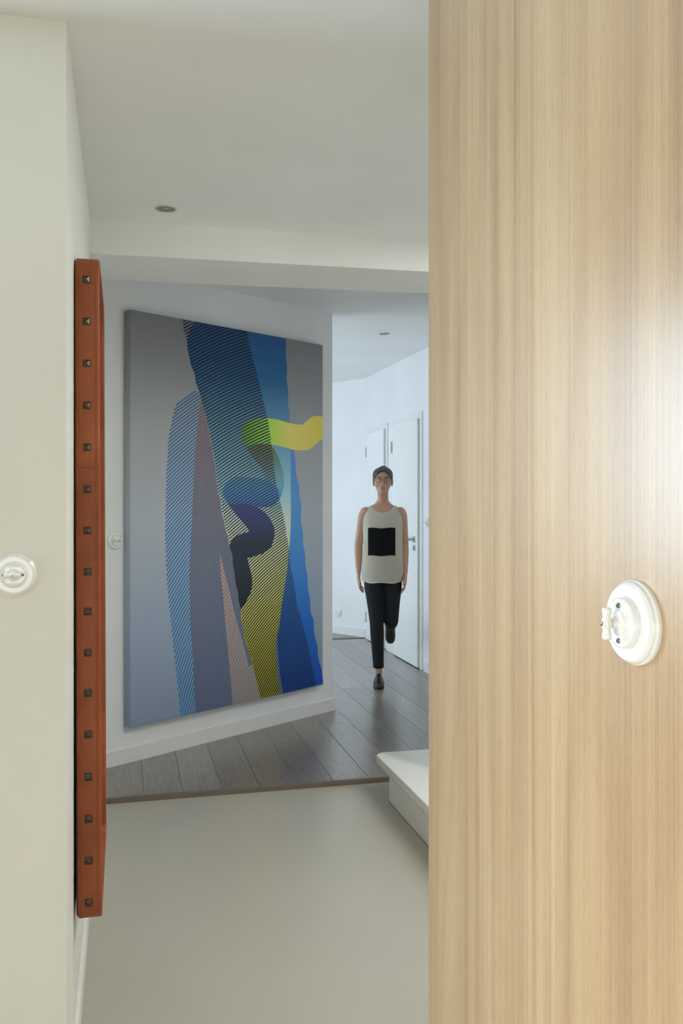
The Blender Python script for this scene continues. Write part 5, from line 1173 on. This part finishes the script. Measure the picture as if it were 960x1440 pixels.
# ------------------------------------------------------------------ walking woman
wom = empty('person', (1.895, 6.433, 0), R(-16.5), 'woman in sleeveless cream top and black trousers walking towards us in the hall', 'person')
M_skin = mat('skin', rgb(196, 150, 126), .5)
M_hair = mat('dark_hair', rgb(58, 48, 43), .5)
tc_ = nd(M_hair, 'ShaderNodeTexCoord')
mp_ = nd(M_hair, 'ShaderNodeMapping')
mp_.inputs['Scale'].default_value = (120, 14, 30)
ln(M_hair, tc_.outputs['Object'], mp_.inputs['Vector'])
nz_ = nd(M_hair, 'ShaderNodeTexNoise', Scale=1, Detail=3, Distortion=.6)
ln(M_hair, mp_.outputs[0], nz_.inputs['Vector'])
rp_ = ramp(M_hair, [(.35, rgb(40, 33, 30)), (.7, rgb(92, 76, 66))], nz_.outputs['Fac'])
ln(M_hair, rp_.outputs[0], bs(M_hair).inputs['Base Color'])
bp_ = nd(M_hair, 'ShaderNodeBump', Strength=.5, Distance=.004)
ln(M_hair, nz_.outputs['Fac'], bp_.inputs['Height'])
ln(M_hair, bp_.outputs[0], bs(M_hair).inputs['Normal'])
M_top = plaster('cream_knit', rgb(243, 238, 222), .85, .04, .1)
M_black = plaster('black_cloth', rgb(26, 26, 30), .8, .1, .1)
M_shoe = mat('black_shoe_leather', rgb(24, 23, 24), .4)


def loft(bm, sec, seg=28, cap=True, cx0=0.0, pw=1.0):
    """horizontal elliptic sections (z, rx, ry, yoff[, xoff])"""
    rings = []
    for s_ in sec:
        z, rx, ry, yo = s_[:4]
        xo = s_[4] if len(s_) > 4 else 0
        rg = []
        for k in range(seg):
            a_ = 6.28318 * k / seg
            c_, d_ = math.cos(a_), math.sin(a_)
            rg.append(bm.verts.new((cx0 + xo + rx * math.copysign(abs(c_) ** pw, c_), yo + ry * math.copysign(abs(d_) ** pw, d_), z)))
        rings.append(rg)
    for A, B in zip(rings, rings[1:]):
        for k in range(seg):
            j = (k + 1) % seg
            bm.faces.new((A[k], A[j], B[j], B[k]))
    if cap:
        bm.faces.new(rings[0][::-1]); bm.faces.new(rings[-1])
    return rings


HEAD = [(1.423, .014, .016, -.062), (1.429, .026, .028, -.055), (1.442, .039, .046, -.040), (1.460, .049, .064, -.024), (1.482, .057, .077, -.012), (1.510, .064, .087, -.003),
        (1.540, .069, .092, .002), (1.568, .070, .092, .005), (1.592, .064, .083, .008), (1.610, .049, .063, .010), (1.621, .026, .034, .010)]
HIPF, KNEF, ANKF = (-.070, .0, .80), (-.046, -.075, .47), (-.030, -.045, .085)
HIPB, KNEB, ANKB = (.070, .0, .80), (.064, -.055, .475), (.060, .335, .375)
bm = bmesh.new()
loft(bm, HEAD, 24)
tube(bm, [(0, -.088, 1.528), (0, -.098, 1.505), (0, -.108, 1.490), (0, -.094, 1.480)], [.008, .010, .013, .010], 10)       # nose
tube(bm, [(0, -.072, 1.457), (0, -.082, 1.462), (0, -.074, 1.467)], [(.018, .005), (.020, .006), (.018, .005)], 10)          # mouth mound
for s in (-1, 1):
    ball(bm, (s * .070, .012, 1.512), (.010, .017, .030), 10)                                                                # ears
    ball(bm, (s * .030, -.070, 1.545), (.020, .014, .008), 10)                                                               # brows
    ball(bm, (s * .034, -.060, 1.492), (.022, .018, .018), 10)                                                               # cheeks
tube(bm, [(0, .030, 1.29), (0, .024, 1.35), (0, .014, 1.41), (0, .006, 1.47)], [(.070, .054), (.044, .046), (.040, .045), (.046, .054)], 16)
loft(bm, [(.80, .120, .082, .0), (.88, .128, .088, 0), (.98, .112, .078, 0), (1.06, .112, .078, 0), (1.15, .128, .088, 0), (1.24, .138, .084, .005),
          (1.295, .130, .066, .014), (1.325, .104, .050, .020), (1.352, .062, .044, .022), (1.372, .046, .042, .022)], 28)
for s, el, wr in ((-1, (-.184, .040, 1.045), (-.184, .070, .820)), (1, (.164, .036, 1.045), (.168, -.020, .825))):
    sh = (s * .142, .014, 1.276)
    e_, w_ = Vector(el), Vector(wr)
    S_ = Vector(sh)
    ball(bm, (s * .128, .014, 1.284), (.047, .046, .044), 16)
    tube(bm, [S_ + Vector((s * -.006, 0, .018)), S_ + Vector((0, 0, -.008)), S_.lerp(e_, .3), S_.lerp(e_, .7), e_, e_.lerp(w_, .25), e_.lerp(w_, .65), w_],
         [.034, .042, .039, .034, .031, .032, .026, (.018, .024)], 14, (1, 0, 0))
    # hand: palm plate seen from its thumb edge, four unequal curled fingers, thumb from the side
    dr = (w_ - e_).normalized()
    fw_ = Vector((0, -1, 0)); fw_ = (fw_ - dr * fw_.dot(dr)).normalized()
    inn = dr.cross(fw_) * 1.0
    if inn.x * s > 0:
        inn = -inn
    P1, P2, P3 = w_ - dr * .005, w_ + dr * .035, w_ + dr * .085 + inn * .004
    tube(bm, [P1, P2, P3], [(.014, .024), (.014, .036), (.011, .036)], 14, inn)
    for q, (off_, lng) in enumerate(((.027, .070), (.009, .078), (-.009, .073), (-.026, .057))):
        b0 = P3 + fw_ * off_ - dr * .012
        b1 = b0 + dr * lng * .45 + inn * .004 + fw_ * off_ * .10
        b2 = b1 + dr * lng * .33 + inn * (.012 + .003 * q)
        b3 = b2 + dr * lng * .20 + inn * .014
        tube(bm, [b0, b1, b2, b3], [.0085, .0080, .0072, .0058], 8, inn)
    t0 = w_ + dr * .022 + fw_ * .024
    tube(bm, [t0, t0 + dr * .028 + fw_ * .020 + inn * .008, t0 + dr * .055 + fw_ * .026 + inn * .014, t0 + dr * .074 + fw_ * .024 + inn * .018], [.013, .0105, .0092, .0070], 8, inn)
# legs under the cloth, ankles and feet
for hp, kn, an, fd in ((HIPF, KNEF, ANKF, 0), (HIPB, KNEB, ANKB, 115)):
    h_, k_, a_ = Vector(hp), Vector(kn), Vector(an)
    tube(bm, [h_ + Vector((0, 0, .03)), h_.lerp(k_, .3), h_.lerp(k_, .75), k_, k_.lerp(a_, .3), k_.lerp(a_, .7), a_],
         [.066, .064, .046, .040, .042, .030, .026], 14)
    T = Matrix.Translation(a_) @ Matrix.Rotation(R(fd), 4, 'X') @ Matrix.Translation((0, 0, -.085))
    tube(bm, [T @ Vector(p) for p in ((0, .022, .085), (0, .018, .050), (0, -.02, .046), (0, -.10, .034), (0, -.165, .022))],
         [.024, .025, .028, .024, .012], 12, (1, 0, 0))
body = fuse('body', bm, M_skin, .0046, wom, 3)

# face details
for s in (-1, 1):
    bm = bmesh.new(); ball(bm, (s * .029, -.0815, 1.527), (.0125, .006, .0062), 12)
    link('eye', bm, mat('eye_white', rgb(214, 208, 200), .3), wom, True)
    bm = bmesh.new(); ball(bm, (s * .029, -.0862, 1.527), (.0055, .0022, .0056), 10)
    link('iris', bm, mat('dark_iris', rgb(46, 34, 28), .2), wom, True)
    bm = bmesh.new(); tube(bm, [(s * .012, -.0905, 1.5455), (s * .028, -.0890, 1.551), (s * .046, -.076, 1.546)], [.0024, .003, .0016], 8, (0, 0, 1))
    link('eyebrow', bm, M_hair, wom, True)
bm = bmesh.new()
tube(bm, [(-.022, -.074, 1.4615), (-.010, -.0865, 1.4635), (0, -.0885, 1.4625), (.010, -.0865, 1.4635), (.022, -.074, 1.4615)], [.0018, .0042, .0046, .0042, .0018], 8, (0, 0, 1))
link('lips', bm, mat('lip_skin', rgb(172, 104, 92), .4), wom, True)
gl = bpy.data.objects.new('glasses', None); COL.objects.link(gl); gl.parent = wom
for s in (-1, 1):
    bm = bmesh.new()
    tube(bm, [(s * .031 + .0215 * math.cos(R(a)), -.1005 + .004 * abs(math.cos(R(a))) * (1 if s * math.cos(R(a)) > 0 else 0), 1.524 + .0165 * math.sin(R(a))) for a in range(0, 360, 18)], .0019, 6, (0, 1, 0), closed=True)
    link('rim', bm, M_shoe, gl, True)
    bm = bmesh.new(); tube(bm, [(s * .0525, -.097, 1.528), (s * .068, -.080, 1.530), (s * .0745, .005, 1.528)], .0016, 6, (0, 0, 1))
    link('temple', bm, M_shoe, gl, True)
bm = bmesh.new(); tube(bm, [(-.0095, -.1005, 1.527), (0, -.1045, 1.530), (.0095, -.1005, 1.527)], .0016, 6, (0, 0, 1))
link('bridge', bm, M_shoe, gl, True)

# hair swept up off the face into a knot
bm = bmesh.new()
rings = loft(bm, [(1.462, .040, .055, .040), (1.482, .058, .072, .026), (1.510, .0705, .0905, .010)] + [(z + .003, rx + .007, ry + .007, yo + .003) for z, rx, ry, yo in HEAD[6:10]] +
             [(1.622, .040, .050, .014), (1.631, .018, .022, .014)], 64)
bmesh.ops.subdivide_edges(bm, edges=[e for e in bm.edges if abs(e.verts[0].co.z - e.verts[1].co.z) > .004], cuts=3)
kill = [f for f in bm.faces if (f.calc_center_median().y < -.012 and f.calc_center_median().z < 1.590 - 5.5 * max(0, abs(f.calc_center_median().x) - .012) ** 1.6) and len(f.verts) == 4]
bmesh.ops.delete(bm, geom=kill, context='FACES')
bmesh.ops.solidify(bm, geom=list(bm.faces), thickness=.006)
ball(bm, (.004, .070, 1.610), (.036, .034, .032), 16)
link('hair', bm, M_hair, wom, True)

# sleeveless top: loose body, scooped neck, strap over each shoulder
bm = bmesh.new()
SEC = [(.772, .158, .104, -.006), (.80, .162, .108, -.004), (.86, .161, .110, 0), (.95, .154, .106, 0), (1.04, .149, .104, 0), (1.12, .149, .107, -.002), (1.20, .152, .106, 0),
       (1.25, .150, .096, .004), (1.285, .142, .082, .010), (1.315, .120, .068, .016), (1.340, .094, .058, .020)]
rings = loft(bm, SEC, 40, False, 0, .92)
for k, v in enumerate(rings[0]):
    v.co.z += .004 * math.sin(k * .9) - .012 * math.cos(6.283 * k / 40 + 1.6)
    v.co.x *= 1 + .012 * math.sin(k * 1.7)
for rg, dz in ((rings[-1], .075), (rings[-2], .028)):
    for v in rg:
        if v.co.y < .0:                   # scoop the neckline in front
            v.co.z -= dz * max(0, 1 - abs(v.co.x) / .085) ** .7
            if abs(v.co.x) < .085:
                v.co.y -= .016 * max(0, 1 - abs(v.co.x) / .085) * (1 if rg is rings[-1] else .4)
bmesh.ops.solidify(bm, geom=list(bm.faces), thickness=-.004)
top = link('sleeveless_top', bm, M_top, wom, True)
sb_ = top.modifiers.new('s', 'SUBSURF'); sb_.levels = 1; sb_.render_levels = 1
# black square across the chest, lying on the knit
bm = bmesh.new()
rows = []
for j in range(9):
    z = .966 + (1.172 - .966) * j / 8
    zz = [q[0] for q in SEC]
    i_ = max(k for k in range(len(zz) - 1) if zz[k] <= z)
    t = (z - zz[i_]) / (zz[i_ + 1] - zz[i_])
    rx, ry, yo = [SEC[i_][q] + (SEC[i_ + 1][q] - SEC[i_][q]) * t for q in (1, 2, 3)]
    row = []
    for k in range(13):
        xx = -.102 + .204 * k / 12
        c_ = min(1, (abs(xx) / rx)) ** (1 / .92)
        d_ = math.sqrt(max(0, 1 - c_ * c_)) ** .92
        row.append(bm.verts.new((xx - .008, yo - ry * d_ - .0065, z + .003 * math.sin(k * .8))))
    rows.append(row)
for A, B in zip(rows, rows[1:]):
    for k in range(12):
        bm.faces.new((A[k], A[k + 1], B[k + 1], B[k]))
bmesh.ops.solidify(bm, geom=list(bm.faces), thickness=.003)
bp_ = link('chest_panel', bm, M_black, top, True)
bp_['label'] = 'black square panel on the chest'

# trousers
bm = bmesh.new()
loft(bm, [(.745, .118, .088, .002), (.80, .128, .098, .002), (.86, .134, .098, 0), (.93, .130, .092, 0)], 28)
for hp, kn, an in ((HIPF, KNEF, ANKF), (HIPB, KNEB, ANKB)):
    h_, k_, a_ = Vector(hp), Vector(kn), Vector(an)
    e_ = k_.lerp(a_, .90)
    tube(bm, [h_ + Vector((0, 0, .05)), h_, h_.lerp(k_, .25), h_.lerp(k_, .6), k_, k_.lerp(a_, .25), k_.lerp(a_, .6), e_],
         [.066, .076, .075, .062, .053, .052, .045, .041], 18)
fuse('trousers', bm, M_black, .006, wom, 4)

# shoes
for an, tilt, nm in ((ANKF, 0, 0), (ANKB, 115, 1)):
    a_ = Vector(an)
    bm = bmesh.new()
    tube(bm, [(0, .052, .030), (0, .040, .040), (0, .0, .042), (0, -.06, .036), (0, -.115, .030), (0, -.160, .024), (0, -.190, .018), (0, -.202, .014)],
         [(.016, .018), (.027, .032), (.031, .036), (.037, .030), (.041, .026), (.038, .021), (.026, .015), (.008, .006)], 18, (1, 0, 0))
    for v in bm.verts:
        v.co.z = max(v.co.z, .006)
    T = Matrix.Translation(a_ + Vector((0, 0, .0))) @ Matrix.Rotation(R(tilt), 4, 'X') @ Matrix.Translation((0, 0, -.085))
    for v in bm.verts:
        v.co = T @ v.co
    sh_ = link('shoe', bm, M_shoe, wom, True)
    bm = bmesh.new()
    out = [(.026, .050), (.031, .0), (.040, -.09), (.040, -.13), (.028, -.185), (0, -.205), (-.028, -.185), (-.040, -.13), (-.040, -.09), (-.031, .0), (-.026, .050), (0, .060)]
    prism(bm, out, 0, .009)
    for v in bm.verts:
        v.co = T @ v.co
    link('sole', bm, M_dark, sh_)
